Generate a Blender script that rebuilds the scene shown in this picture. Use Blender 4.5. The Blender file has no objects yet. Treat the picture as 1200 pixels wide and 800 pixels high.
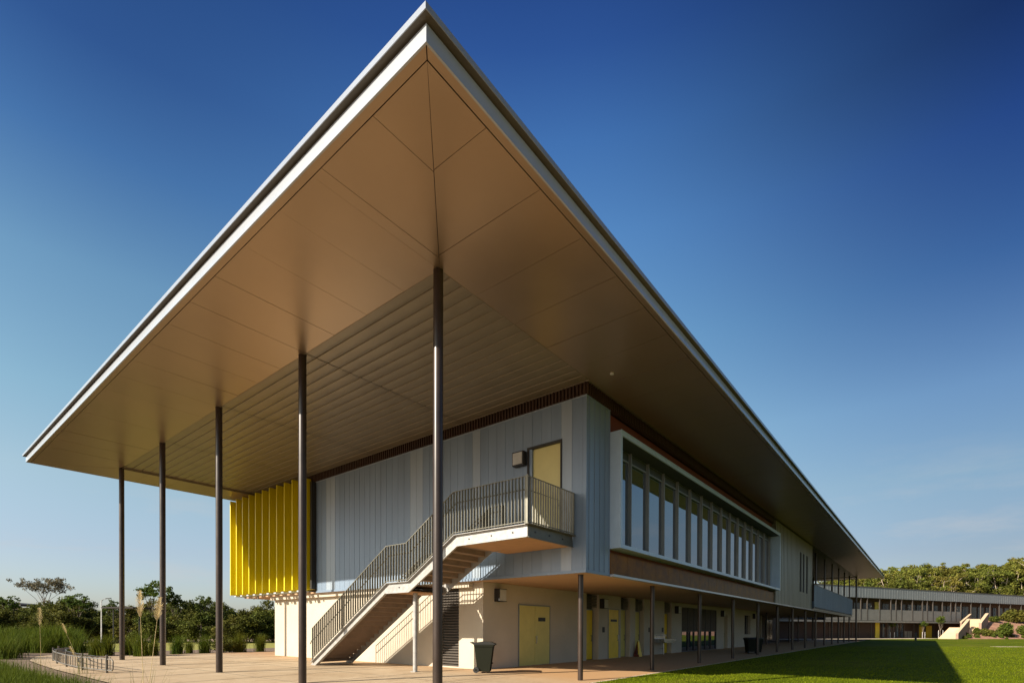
import bpy, math, random
import numpy as np
from mathutils import Vector, Matrix
random.seed(7)
S = bpy.context.scene
COL = S.collection
R_ = math.radians

# ------------------------------------------------------------------ camera model (fitted to the photograph)
YAW, PITCH, ROLL, FPX, CYP = R_(38.829), R_(-0.445), R_(0.172), 606.612, 741.325
CAM = np.array([0, 0, 1.5])
F0 = np.array([math.cos(YAW), math.sin(YAW), 0]); R0 = np.array([math.sin(YAW), -math.cos(YAW), 0]); U0 = np.array([0, 0, 1.0])
FW = F0*math.cos(PITCH) + U0*math.sin(PITCH); UQ = -F0*math.sin(PITCH) + U0*math.cos(PITCH)
RT = R0*math.cos(ROLL) + UQ*math.sin(ROLL); UP = -R0*math.sin(ROLL) + UQ*math.cos(ROLL)
def ray(x, y): return FW + RT*(x-600)/FPX + UP*(CYP-y)/FPX
def atd(x, y, D): return CAM + ray(x, y)*D                      # point at a given depth
def atz(x, y, z):                                                # point on a level
    d = ray(x, y); return CAM + d*((z-CAM[2])/d[2])

# ------------------------------------------------------------------ helpers
class MB:
    def __init__(s): s.v = []; s.f = []; s.m = []
    def add(s, vs, fs, mi=0):
        b = len(s.v); s.v.extend([tuple(map(float, p)) for p in vs]); s.f.extend([tuple(b+i for i in f) for f in fs]); s.m.extend([mi]*len(fs)); return s
    def hexa(s, P, mi=0):   # 8 points: bottom 0-3 ccw, top 4-7
        return s.add(P, [(3,2,1,0),(4,5,6,7),(0,1,5,4),(1,2,6,5),(2,3,7,6),(3,0,4,7)], mi)
    def box(s, x0, x1, y0, y1, z0, z1, mi=0):
        return s.hexa([(x0,y0,z0),(x1,y0,z0),(x1,y1,z0),(x0,y1,z0),(x0,y0,z1),(x1,y0,z1),(x1,y1,z1),(x0,y1,z1)], mi)
    def bar(s, a, b, w, h, up=(0,0,1), mi=0):   # square bar from a to b
        a = Vector(a); b = Vector(b); d = (b-a).normalized(); upv = Vector(up)
        if abs(d.dot(upv)) > .98: upv = Vector((1,0,0))
        r = d.cross(upv).normalized()*w/2; u = r.cross(d).normalized()*h/2
        return s.hexa([a-r-u, a+r-u, b+r-u, b-r-u, a-r+u, a+r+u, b+r+u, b-r+u], mi)
    def tube(s, pts, r, n=10, mi=0, cap=True):
        pts = [Vector(p) for p in pts]; rs = r if isinstance(r, (list, tuple)) else [r]*len(pts)
        b = len(s.v); ref = None
        for i, p in enumerate(pts):
            d = (pts[min(i+1, len(pts)-1)]-pts[max(i-1, 0)]).normalized()
            if ref is None: ref = Vector((1,0,0)) if abs(d.x) < .8 else Vector((0,1,0))
            a = d.cross(ref).normalized(); c = d.cross(a).normalized(); ref = c.cross(d) if False else ref
            for k in range(n):
                t = 2*math.pi*k/n; q = p + (a*math.cos(t)+c*math.sin(t))*rs[i]; s.v.append(tuple(q))
        for i in range(len(pts)-1):
            for k in range(n):
                k2 = (k+1) % n; s.f.append((b+i*n+k, b+i*n+k2, b+(i+1)*n+k2, b+(i+1)*n+k)); s.m.append(mi)
        if cap:
            s.f.append(tuple(b+k for k in range(n))[::-1]); s.m.append(mi)
            e = b+(len(pts)-1)*n; s.f.append(tuple(e+k for k in range(n))); s.m.append(mi)
        return s
    def prism(s, poly, axis, a0, a1, mi=0):   # polygon in the two other axes, extruded along axis
        def P(u, w, t):
            return {'X': (t, u, w), 'Y': (u, t, w), 'Z': (u, w, t)}[axis]
        n = len(poly)
        return s.add([P(u, w, a0) for u, w in poly]+[P(u, w, a1) for u, w in poly],
            [tuple(range(n))[::-1], tuple(range(n, 2*n))]+[(i, (i+1) % n, n+(i+1) % n, n+i) for i in range(n)], mi)
    def build(s, name, mats, parent=None, org=(0,0,0), smooth=False, loc=None):
        me = bpy.data.meshes.new(name)
        ox, oy, oz = org
        me.from_pydata([(x-ox, y-oy, z-oz) for x, y, z in s.v], [], s.f)
        mats = mats if isinstance(mats, (list, tuple)) else [mats]
        for m in mats: me.materials.append(m)
        if len(mats) > 1: me.polygons.foreach_set('material_index', s.m)
        if smooth:
            me.polygons.foreach_set('use_smooth', [True]*len(s.f))
        me.update()
        import bmesh
        bm = bmesh.new(); bm.from_mesh(me); bmesh.ops.recalc_face_normals(bm, faces=bm.faces); bm.to_mesh(me); bm.free()
        if smooth:
            try: me.set_sharp_from_angle(angle=R_(40))
            except Exception: pass
        o = bpy.data.objects.new(name, me); COL.objects.link(o)
        if parent is not None: o.parent = parent
        if loc is not None: o.location = loc
        return o
def tag(o, label=None, cat=None, group=None, kind=None):
    if label: o['label'] = label
    if cat: o['category'] = cat
    if group: o['group'] = group
    if kind: o['kind'] = kind
    return o
def empty(name, loc=(0,0,0), rz=0, **k):
    o = bpy.data.objects.new(name, None); COL.objects.link(o); o.location = loc; o.rotation_euler = (0,0,rz); o.empty_display_size = .3
    return tag(o, **k)
def copy_tree(o, parent=None):
    c = o.copy(); COL.objects.link(c)
    if parent: c.parent = parent
    for ch in list(o.children): copy_tree(ch, c)
    return c
def fastmesh(name, verts, faces, mats, parent=None, loc=None, smooth=False):
    me = bpy.data.meshes.new(name); n = len(verts); k = faces.shape[1]; m = len(faces)
    me.vertices.add(n); me.vertices.foreach_set('co', np.asarray(verts, np.float32).ravel())
    me.loops.add(m*k); me.loops.foreach_set('vertex_index', faces.astype(np.int32).ravel())
    me.polygons.add(m); me.polygons.foreach_set('loop_start', np.arange(0, m*k, k, dtype=np.int32))
    try: me.polygons.foreach_set('loop_total', np.full(m, k, np.int32))
    except Exception: pass
    me.update(calc_edges=True)
    for q in (mats if isinstance(mats, list) else [mats]): me.materials.append(q)
    o = bpy.data.objects.new(name, me); COL.objects.link(o)
    if parent: o.parent = parent
    if loc is not None: o.location = loc
    return o

# ------------------------------------------------------------------ materials
def mat(name, col, rough=.6, metal=0, var=.12, scale=3., bump=0., bscale=20., col2=None, spec=.5, coords='Object', stretch=(1,1,1), island=0., trans=0., alpha_mix=None, rvar=0., detail=5.):
    m = bpy.data.materials.new(name); m.use_nodes = True; nt = m.node_tree; N = nt.nodes; L = nt.links
    b = N['Principled BSDF']; b.inputs['Roughness'].default_value = rough; b.inputs['Metallic'].default_value = metal
    b.inputs['Specular IOR Level'].default_value = spec
    tc = N.new('ShaderNodeTexCoord'); mp = N.new('ShaderNodeMapping'); mp.inputs['Scale'].default_value = stretch
    if coords == 'World':
        ge = N.new('ShaderNodeNewGeometry'); L.new(ge.outputs['Position'], mp.inputs[0])
    else: L.new(tc.outputs[coords], mp.inputs[0])
    nz = N.new('ShaderNodeTexNoise'); nz.inputs['Scale'].default_value = scale; nz.inputs['Detail'].default_value = detail; nz.inputs['Roughness'].default_value = .6
    L.new(mp.outputs[0], nz.inputs['Vector'])
    cr = N.new('ShaderNodeValToRGB'); cr.color_ramp.elements[0].position = .3; cr.color_ramp.elements[1].position = .7
    c2 = col2 if col2 else tuple(min(1, c*(1+var)) for c in col); c1 = col if col2 else tuple(c*(1-var) for c in col)
    cr.color_ramp.elements[0].color = (*c1, 1); cr.color_ramp.elements[1].color = (*c2, 1)
    L.new(nz.outputs['Fac'], cr.inputs[0]); out = cr.outputs[0]
    if island:
        ge2 = N.new('ShaderNodeNewGeometry'); hs = N.new('ShaderNodeHueSaturation')
        mr = N.new('ShaderNodeMapRange'); mr.inputs['To Min'].default_value = 1-island; mr.inputs['To Max'].default_value = 1+island
        L.new(ge2.outputs['Random Per Island'], mr.inputs[0]); L.new(mr.outputs[0], hs.inputs['Value'])
        oi = N.new('ShaderNodeObjectInfo'); mr2 = N.new('ShaderNodeMapRange'); mr2.inputs['To Min'].default_value = .47; mr2.inputs['To Max'].default_value = .515
        L.new(oi.outputs['Random'], mr2.inputs[0]); L.new(mr2.outputs[0], hs.inputs['Hue'])
        L.new(out, hs.inputs['Color']); out = hs.outputs[0]
    L.new(out, b.inputs['Base Color'])
    if rvar:
        mr3 = N.new('ShaderNodeMapRange'); mr3.inputs['To Min'].default_value = max(.02, rough-rvar); mr3.inputs['To Max'].default_value = rough+rvar
        L.new(nz.outputs['Fac'], mr3.inputs[0]); L.new(mr3.outputs[0], b.inputs['Roughness'])
    if bump:
        n2 = N.new('ShaderNodeTexNoise'); n2.inputs['Scale'].default_value = bscale; n2.inputs['Detail'].default_value = 4
        L.new(mp.outputs[0], n2.inputs['Vector']); bp = N.new('ShaderNodeBump'); bp.inputs['Strength'].default_value = bump; bp.inputs['Distance'].default_value = .02
        L.new(n2.outputs['Fac'], bp.inputs['Height']); L.new(bp.outputs[0], b.inputs['Normal'])
    if trans:
        tr = N.new('ShaderNodeBsdfTranslucent'); L.new(out, tr.inputs['Color']); mx = N.new('ShaderNodeMixShader'); mx.inputs[0].default_value = trans
        L.new(b.outputs[0], mx.inputs[1]); L.new(tr.outputs[0], mx.inputs[2]); L.new(mx.outputs[0], N['Material Output'].inputs['Surface'])
    return m
M = {}
M['white_metal'] = mat('white_painted_metal', (.36,.385,.42), .2, 0, .04, 1.5, spec=1.)
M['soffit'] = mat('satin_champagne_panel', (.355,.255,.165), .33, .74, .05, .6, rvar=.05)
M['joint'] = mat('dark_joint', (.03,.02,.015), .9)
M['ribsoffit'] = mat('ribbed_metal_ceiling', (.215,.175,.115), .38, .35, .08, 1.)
M['edge'] = mat('fascia_edge_metal', (.30,.33,.37), .22, .1, .05, 1.)
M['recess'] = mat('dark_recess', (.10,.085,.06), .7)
M['roofing'] = mat('metal_roofing', (.45,.46,.47), .5, .4)
M['column'] = mat('bronze_column_paint', (.034,.022,.016), .33, .1, .2, 2., rvar=.08)
M['zinc'] = mat('blue_grey_cladding', (.20,.26,.335), .42, .25, .10, 1.2, stretch=(1,1,.12), bump=.03, bscale=3, rvar=.06)
M['zinc2'] = mat('blue_grey_cladding_dark', (.185,.245,.32), .42, .25, .10, 1.2, stretch=(1,1,.12), bump=.03, bscale=3, rvar=.06)
M['zincpale'] = mat('pale_cladding', (.29,.345,.40), .42, .25, .08, 1.2, stretch=(1,1,.12), rvar=.06)
M['olive'] = mat('grass_tinted_cladding', (.19,.185,.14), .4, .35, .08, 1., stretch=(1,1,.1))  # olive of the reflected grass mixed into the base colour
M['frieze'] = mat('red_brown_ribbed_band', (.04,.017,.007), .55, 0, .2)
M['yellow'] = mat('yellow_fin_paint', (.58,.475,.0), .5, 0, .10, .7, stretch=(1,1,.3), rvar=.1)
M['yellowdoor'] = mat('yellow_door_paint', (.70,.52,.03), .4, 0, .08)
M['ochre'] = mat('orange_yellow_door_paint', (.75,.50,.01), .4, 0, .08)
M['paledoor'] = mat('pale_yellow_door_paint', (.56,.48,.13), .4, 0, .06)
M['uppale'] = mat('pale_yellow_upper_door', (.60,.52,.21), .4, 0, .04)
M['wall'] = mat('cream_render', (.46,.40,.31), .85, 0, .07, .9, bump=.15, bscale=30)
M['slabsoffit'] = mat('slab_underside_warm_bounce', (.42,.27,.16), .7, 0, .06, .8)  # white underside, coloured warm for the orange light thrown up by the ground
M['galv'] = mat('galvanised_steel', (.34,.33,.31), .45, .25, .16, 7., rvar=.1)
M['galvdark'] = mat('dark_galvanised_steel', (.13,.125,.10), .45, .4, .16, 7., rvar=.1)  # darker, browner tone of the galvanised steel
M['stairconc'] = mat('brown_grey_tread', (.24,.17,.12), .8, 0, .15, 3.)
M['deckunder'] = mat('landing_bounce_tint', (.42,.23,.10), .7, 0, .15, 3., stretch=(6,1,1))  # orange of the light bounced onto the landing undersides, put into the colour
M['frame'] = mat('window_frame_paint', (.40,.50,.60), .3, .1, .05)
M['mullion'] = mat('mullion_aluminium', (.22,.225,.215), .4, .3, .05)
M['spandrel'] = mat('oxide_brown_panel', (.11,.042,.011), .36, .0, .3, 2.2, col2=(.24,.10,.012), rvar=.08, spec=.06)
M['darkred'] = mat('dark_red_backing', (.14,.025,.012), .7)
M['black'] = mat('black_powdercoat', (.02,.018,.016), .5)
M['louvre'] = mat('dark_louvre', (.10,.085,.07), .5, .2)
M['lamp'] = mat('wall_light_face', (.45,.44,.40), .5)
M['dark'] = mat('dark_interior', (.022,.017,.013), .8)
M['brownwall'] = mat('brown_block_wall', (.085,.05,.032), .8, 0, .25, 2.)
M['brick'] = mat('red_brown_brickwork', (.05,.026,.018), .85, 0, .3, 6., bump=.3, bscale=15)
M['binbody'] = mat('olive_bin_plastic', (.011,.012,.006), .7, 0, .1, spec=.15)
M['binlid'] = mat('black_bin_lid_plastic', (.018,.018,.015), .4, 0, .1)
M['rubber'] = mat('black_rubber', (.015,.015,.015), .7)
M['steel'] = mat('stainless_steel', (.45,.45,.46), .25, .9, .05)
M['rack'] = mat('rack_steel', (.17,.155,.13), .45, .5, .2, 6.)
M['bark'] = mat('grey_bark', (.16,.125,.09), .9, 0, .35, 6., bump=.5, bscale=12)
M['palebark'] = mat('pale_gum_bark', (.48,.38,.27), .8, 0, .25, 2., bump=.3, bscale=8)
M['leafA'] = mat('olive_leaves', (.095,.115,.018), .7, 0, 0, .35, col2=(.20,.19,.032), spec=.15, coords='World', island=.5, trans=.35)
M['leafB'] = mat('dark_green_leaves', (.045,.062,.010), .7, 0, 0, .5, col2=(.125,.125,.020), spec=.12, coords='World', island=.55, trans=.3)
M['leafC'] = mat('fresh_green_leaves', (.045,.075,.010), .7, 0, 0, .8, col2=(.10,.13,.018), spec=.12, coords='World', island=.4, trans=.3)
M['leafD'] = mat('silvery_brown_leaves', (.10,.09,.045), .7, 0, 0, .8, col2=(.18,.15,.08), coords='World', island=.4, trans=.3)
M['blade'] = mat('tussock_blades', (.04,.07,.006), .75, 0, 0, 1.5, col2=(.12,.14,.015), spec=.1, coords='World', island=.45, trans=.35)
M['straw'] = mat('straw_plume', (.62,.50,.26), .8, 0, .2, 20, trans=.35)
M['lawnblade'] = mat('lawn_blades', (.10,.14,.004), .7, 0, 0, .6, col2=(.19,.22,.006), spec=.1, coords='World', island=.35, trans=.35)
M['mulch'] = mat('bark_mulch', (.10,.06,.035), .95, 0, 0, 6., col2=(.24,.16,.10), coords='World', bump=1., bscale=25)
M['redmulch'] = mat('red_garden_mulch', (.22,.10,.06), .95, 0, 0, 1.2, col2=(.36,.20,.12), coords='World', bump=1., bscale=5)
M['pathway'] = mat('pale_concrete', (.52,.42,.30), .85, 0, .08, 2., coords='World')
M['sandstone'] = mat('sand_coloured_concrete', (.58,.42,.26), .85, 0, .08, 1.5, coords='World')
M['sandstone_dark'] = mat('brown_block_parapet', (.30,.19,.13), .85, 0, .2, 3., coords='World', bump=.4, bscale=6)
M['ground'] = mat('dry_grass_ground', (.16,.10,.055), .95, 0, 0, .15, col2=(.26,.165,.09), coords='World')
M['mown'] = mat('mown_yellow_green_grass', (.20,.20,.02), .9, 0, 0, .3, col2=(.30,.26,.04), coords='World', bump=.6, bscale=8)
M['kerb'] = mat('white_painted_kerb', (.7,.68,.64), .8)
M['farmetal'] = mat('grey_ribbed_fascia', (.24,.255,.255), .5, .3, .06, .5)
M['farpanel'] = mat('perforated_grey_panel', (.22,.205,.18), .6, .2, .12, 1.2)
M['farwin'] = mat('dark_blue_window', (.02,.035,.05), .15, 0, .2)
M['balcony'] = mat('blue_grey_perforated_panel', (.16,.22,.28), .45, .4, .12, 1., stretch=(1,1,.15))
M['farpost'] = mat('brown_gallery_post', (.04,.03,.022), .6)
M['headdark'] = mat('window_head_shade', (.035,.04,.03), .6)  # shade inside the top of the window box, painted as a dark colour
M['picket'] = mat('dull_galvanised_bars', (.21,.20,.155), .5, .15, .15, 6.)
M['brownroof'] = mat('dark_shed_roof', (.03,.026,.024), .7)

def glass_mat():
    m = bpy.data.materials.new('tinted_window_glass'); m.use_nodes = True; nt = m.node_tree; b = nt.nodes['Principled BSDF']
    b.inputs['Base Color'].default_value = (.008,.022,.04,1); b.inputs['Roughness'].default_value = .02; b.inputs['IOR'].default_value = 3.1
    n = nt.nodes.new('ShaderNodeTexNoise'); n.inputs['Scale'].default_value = .7; n.inputs['Detail'].default_value = 1
    bp = nt.nodes.new('ShaderNodeBump'); bp.inputs['Strength'].default_value = .04; bp.inputs['Distance'].default_value = .05
    tc = nt.nodes.new('ShaderNodeTexCoord'); nt.links.new(tc.outputs['Object'], n.inputs['Vector'])
    nt.links.new(n.outputs['Fac'], bp.inputs['Height']); nt.links.new(bp.outputs[0], b.inputs['Normal']); return m
M['glass'] = glass_mat()

def paving_mat():
    m = bpy.data.materials.new('warm_concrete_paving'); m.use_nodes = True; nt = m.node_tree; N = nt.nodes; L = nt.links; b = N['Principled BSDF']
    ge = N.new('ShaderNodeNewGeometry'); n1 = N.new('ShaderNodeTexNoise'); n1.inputs['Scale'].default_value = .35; n1.inputs['Detail'].default_value = 6; n1.inputs['Roughness'].default_value = .65
    L.new(ge.outputs['Position'], n1.inputs['Vector'])
    cr = N.new('ShaderNodeValToRGB'); cr.color_ramp.elements[0].position = .35; cr.color_ramp.elements[1].position = .68
    cr.color_ramp.elements[0].color = (.39,.28,.165,1); cr.color_ramp.elements[1].color = (.50,.385,.25,1); L.new(n1.outputs['Fac'], cr.inputs[0])
    n2 = N.new('ShaderNodeTexNoise'); n2.inputs['Scale'].default_value = 40; n2.inputs['Detail'].default_value = 3; L.new(ge.outputs['Position'], n2.inputs['Vector'])
    mx = N.new('ShaderNodeMix'); mx.data_type = 'RGBA'; mx.blend_type = 'MULTIPLY'; mx.inputs[0].default_value = .35
    c2 = N.new('ShaderNodeValToRGB'); c2.color_ramp.elements[0].position = .35; c2.color_ramp.elements[1].position = .6; c2.color_ramp.elements[0].color = (.6,.55,.5,1)
    n5 = N.new('ShaderNodeTexNoise'); n5.inputs['Scale'].default_value = 1.3; n5.inputs['Detail'].default_value = 8; n5.inputs['Roughness'].default_value = .7; n5.inputs['Distortion'].default_value = .6
    L.new(ge.outputs['Position'], n5.inputs['Vector']); c5 = N.new('ShaderNodeValToRGB'); c5.color_ramp.elements[0].position = .32; c5.color_ramp.elements[1].position = .5; c5.color_ramp.elements[0].color = (.72,.66,.58,1); L.new(n5.outputs['Fac'], c5.inputs[0])
    m5 = N.new('ShaderNodeMix'); m5.data_type = 'RGBA'; m5.blend_type = 'MULTIPLY'; m5.inputs[0].default_value = .8; L.new(cr.outputs[0], m5.inputs[6]); L.new(c5.outputs[0], m5.inputs[7])
    L.new(n2.outputs['Fac'], c2.inputs[0]); L.new(m5.outputs[2], mx.inputs[6]); L.new(c2.outputs[0], mx.inputs[7])
    # red-brown paving close to the building (beyond the column line on the field side)
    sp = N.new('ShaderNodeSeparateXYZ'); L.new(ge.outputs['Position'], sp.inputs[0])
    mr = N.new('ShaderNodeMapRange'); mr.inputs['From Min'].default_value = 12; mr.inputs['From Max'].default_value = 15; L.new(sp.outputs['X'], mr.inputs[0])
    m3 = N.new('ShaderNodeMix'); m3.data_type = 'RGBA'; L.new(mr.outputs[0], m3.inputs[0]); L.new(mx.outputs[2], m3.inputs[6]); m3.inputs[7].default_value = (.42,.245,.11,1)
    L.new(m3.outputs[2], b.inputs['Base Color']); b.inputs['Roughness'].default_value = .85
    bp = N.new('ShaderNodeBump'); bp.inputs['Strength'].default_value = .25; bp.inputs['Distance'].default_value = .01; L.new(n2.outputs['Fac'], bp.inputs['Height']); L.new(bp.outputs[0], b.inputs['Normal'])
    return m
M['paving'] = paving_mat()
def lawn_mat():
    m = bpy.data.materials.new('green_lawn'); m.use_nodes = True; nt = m.node_tree; N = nt.nodes; L = nt.links; b = N['Principled BSDF']
    ge = N.new('ShaderNodeNewGeometry'); n1 = N.new('ShaderNodeTexNoise'); n1.inputs['Scale'].default_value = .22; n1.inputs['Detail'].default_value = 8; n1.inputs['Roughness'].default_value = .7
    mp = N.new('ShaderNodeMapping'); mp.inputs['Scale'].default_value = (.8,1.6,1); mp.inputs['Rotation'].default_value = (0,0,.2)
    L.new(ge.outputs['Position'], mp.inputs[0]); L.new(mp.outputs[0], n1.inputs['Vector'])
    cr = N.new('ShaderNodeValToRGB'); cr.color_ramp.elements[0].position = .3; cr.color_ramp.elements[1].position = .72
    cr.color_ramp.elements[0].color = (.07,.10,.003,1); cr.color_ramp.elements[1].color = (.15,.175,.005,1); L.new(n1.outputs['Fac'], cr.inputs[0])
    n2 = N.new('ShaderNodeTexNoise'); n2.inputs['Scale'].default_value = 9; n2.inputs['Detail'].default_value = 6; L.new(ge.outputs['Position'], n2.inputs['Vector'])
    c2 = N.new('ShaderNodeValToRGB'); c2.color_ramp.elements[0].position = .35; c2.color_ramp.elements[1].position = .65; c2.color_ramp.elements[0].color = (.45,.5,.4,1)
    L.new(n2.outputs['Fac'], c2.inputs[0])
    mx = N.new('ShaderNodeMix'); mx.data_type = 'RGBA'; mx.blend_type = 'MULTIPLY'; mx.inputs[0].default_value = .8
    n4 = N.new('ShaderNodeTexNoise'); n4.inputs['Scale'].default_value = .09; n4.inputs['Detail'].default_value = 7; n4.inputs['Roughness'].default_value = .75; n4.inputs['Distortion'].default_value = .8
    mp4 = N.new('ShaderNodeMapping'); mp4.inputs['Scale'].default_value = (.5,2.2,1); mp4.inputs['Rotation'].default_value = (0,0,-.5); L.new(ge.outputs['Position'], mp4.inputs[0]); L.new(mp4.outputs[0], n4.inputs['Vector'])
    r4 = N.new('ShaderNodeMapRange'); r4.inputs['From Min'].default_value = .50; r4.inputs['From Max'].default_value = .72; r4.inputs['To Max'].default_value = .55; L.new(n4.outputs['Fac'], r4.inputs[0])
    m4 = N.new('ShaderNodeMix'); m4.data_type = 'RGBA'; L.new(r4.outputs[0], m4.inputs[0]); L.new(cr.outputs[0], m4.inputs[6]); m4.inputs[7].default_value = (.21,.17,.03,1)
    L.new(m4.outputs[2], mx.inputs[6]); L.new(c2.outputs[0], mx.inputs[7]); L.new(mx.outputs[2], b.inputs['Base Color']); b.inputs['Roughness'].default_value = .9
    b.inputs['Specular IOR Level'].default_value = .05
    bp = N.new('ShaderNodeBump'); bp.inputs['Strength'].default_value = 1; bp.inputs['Distance'].default_value = .05; L.new(n2.outputs['Fac'], bp.inputs['Height']); L.new(bp.outputs[0], b.inputs['Normal'])
    return m
M['lawn'] = lawn_mat()

# ------------------------------------------------------------------ ground
def sm(t): t = max(0, min(1, t)); return t*t*(3-2*t)
def zf(x, y): return -.13*sm((12.8-y)/4.5)*sm((x-7)/5)
g = MB(); g.add([(-3000,-3000,-.45),(3000,-3000,-.45),(3000,3000,-.45),(-3000,3000,-.45)], [(0,1,2,3)])
tag(g.build('ground', M['ground']), 'flat dry grassy ground reaching the horizon', kind='structure')
# paved apron: a sheet whose surface falls slightly to the lawn, cut into bays with dark joints
xs = sorted(set([round(v, 3) for v in list(np.arange(-8, 15, 1.0))+list(np.arange(15, 100, 4.0))+[4.6]]))
pv = MB()
def left_edge(y):
    pts = [(-10,3.9),(15,4.1),(20,4.15),(24,4.2),(28,4.35),(32,4.6),(36,5.3),(40,7.5)]
    for (a, xa), (b, xb) in zip(pts, pts[1:]):
        if y <= b: return xa+(xb-xa)*(y-a)/(b-a)
    return 7.5
ys = [-8,-4,0,3,5,6.5,7.9]+[8.4+.55*i for i in range(9)]+[14+1.5*i for i in range(13)]+[33.6,35,36.5,38,40]
def px_(t, y):    # t 0..1 -> x
    return None
cols = [0,.35,.8,1.5,2.2,3,4,5,6,7,8,9]
def far_y(x): return 33.6
for j in range(len(ys)-1):
    y0, y1 = ys[j], ys[j+1]
    xe0, xe1 = left_edge(y0), left_edge(y1)
    xmax = 12 if y1 <= 7.91 else (92 if y0 < 13 else 34)
    X0 = [xe0]+[xe0+(12-xe0)*k/10 for k in range(1, 11)]; X1 = [xe1]+[xe1+(12-xe1)*k/10 for k in range(1, 11)]
    if y0 > 33.5: X0 = [xe0+(7.5-xe0)*k/4 for k in range(5)]; X1 = [xe1+(7.5001-xe1)*k/4 for k in range(5)]; xmax = 0
    if xmax > 12:
        ext = list(np.arange(14, xmax, 3))+[xmax]; X0 += ext; X1 += ext
    n = len(X0)
    pv.add([(x, y0, zf(x, y0)) for x in X0]+[(x, y1, zf(x, y1)) for x in X1], [(i, i+1, n+i+1, n+i) for i in range(n-1)])
o = pv.build('paving', M['paving']); tag(o, 'warm sandy concrete paving around the big overhanging building', kind='structure')
jn = MB()
for y in [10.7+5.387*i for i in range(5)]+[13.4+5.387*i for i in range(4)]:
    jn.box(left_edge(y)+.02, 13.8, y-.012, y+.012, zf(8, y)+.001, zf(8, y)+.004)
for x in (7.47, 10.3): jn.box(x-.01, x+.01, 9, 33.4, .001, .004)
for y in (8.9,):
    for i in range(30):
        pass
tag(jn.build('paving_joints', M['recess']), 'thin dark saw cuts across the concrete paving', kind='structure')
# lawn
lw = MB(); lw.add([(12,-120,-.13),(200,-120,-.13),(200,7.9,-.13),(12,7.9,-.13)], [(0,1,2,3)])
lw.add([(-60,-120,-.13),(12,-120,-.13),(12,-2,-.13),(-60,-2,-.13)], [(0,1,2,3)])
tag(lw.build('lawn', M['lawn']), 'wide mown green lawn, half in the shadow of the roof', kind='structure')
# lawn edging strip
ke = MB(); ke.box(12.0, 100, 7.92, 8.02, -.3, -.122)
tag(ke.build('lawn_edging', M['pathway']), 'narrow concrete edging between lawn and paving', kind='structure')
# planting bed left of the paving, and beyond it
bd = MB(); P = [(left_edge(y)-.02, y) for y in (-10,0,8,15,20,24,28,32,36,40)]
vs = []; 
for x, y in P: vs += [(-60, y, -.02), (x-1.5, y, .03), (x, y, -.015)]
bd.add(vs, [f for i in range(len(P)-1) for f in ((3*i, 3*i+1, 3*i+4, 3*i+3), (3*i+1, 3*i+2, 3*i+5, 3*i+4))])
bd.add([(-60,40,-.02),(7.5,40,-.015),(7.5,46,-.02),(-60,46,-.02)], [(0,1,2,3)])
bd.add([(7.5,33.6,-.02),(34,33.6,-.02),(34,40,-.02),(7.5,40,-.02)], [(0,1,2,3)])
tag(bd.build('garden_bed', M['mulch']), 'brown mulched bed beside the paving', kind='structure')
ms = MB(); ms.add([(-100,40,-.03),(60,40,-.03),(60,62,-.03),(-100,62,-.03)], [(0,1,2,3)])
ms.add([(34,30,-.03),(200,30,-.03),(200,40,-.03),(34,40,-.03)], [(0,1,2,3)])
tag(ms.build('grass_strip', M['mown']), 'strip of yellow green mown grass before the trees', kind='structure')

# ------------------------------------------------------------------ MAIN BUILDING
BO = (13.786, 8.2, 0)
B = empty('school_building', BO, label='two storey metal clad building under a huge thin overhanging roof on tall columns', cat='building')
def part(mb, name, m, parent=B, **k): return mb.build(name, m, parent, BO if True else 0, **k)
RX0, RX1, RY0, RY1, ZS = 4.464, 90.64, 5.019, 31.75, 8.949
IX0, IX1, IY0, IY1 = 7.47, 87.6, 7.97, 29.55
# roof slab
rf = MB(); rf.box(RX0+.03, RX1-.03, RY0+.03, RY1-.03, 9.18, 9.30)
cx, cy = (RX0+RX1)/2, (RY0+RY1)/2
rf.add([(RX0-.08,RY0-.08,9.302),(RX1+.08,RY0-.08,9.302),(RX1+.08,RY1+.08,9.302),(RX0-.08,RY1+.08,9.302),(RX0+10,cy,9.6),(RX1-10,cy,9.6)],
       [(0,1,5,4),(1,2,5),(2,3,4,5),(3,0,4)])
roof = part(rf, 'roof', M['roofing'])
def ring(mb, x0, x1, y0, y1, t, z0, z1):   # hollow rectangular frame
    mb.box(x0, x1, y0, y0+t, z0, z1); mb.box(x0, x1, y1-t, y1, z0, z1)
    mb.box(x0, x0+t, y0+t, y1-t, z0, z1); mb.box(x1-t, x1, y0+t, y1-t, z0, z1)
fa = MB(); ring(fa, RX0, RX1, RY0, RY1, .03, ZS-.004, 9.175); part(fa, 'fascia', M['white_metal'], roof)
gt = MB(); ring(gt, RX0-.10, RX1+.10, RY0-.10, RY1+.10, .012, 9.20, 9.29); part(gt, 'gutter_edge', M['edge'], roof)
gu = MB(); ring(gu, RX0-.088, RX1+.088, RY0-.088, RY1+.088, .2, 9.205, 9.215); part(gu, 'gutter_underside', M['recess'], roof)
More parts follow.
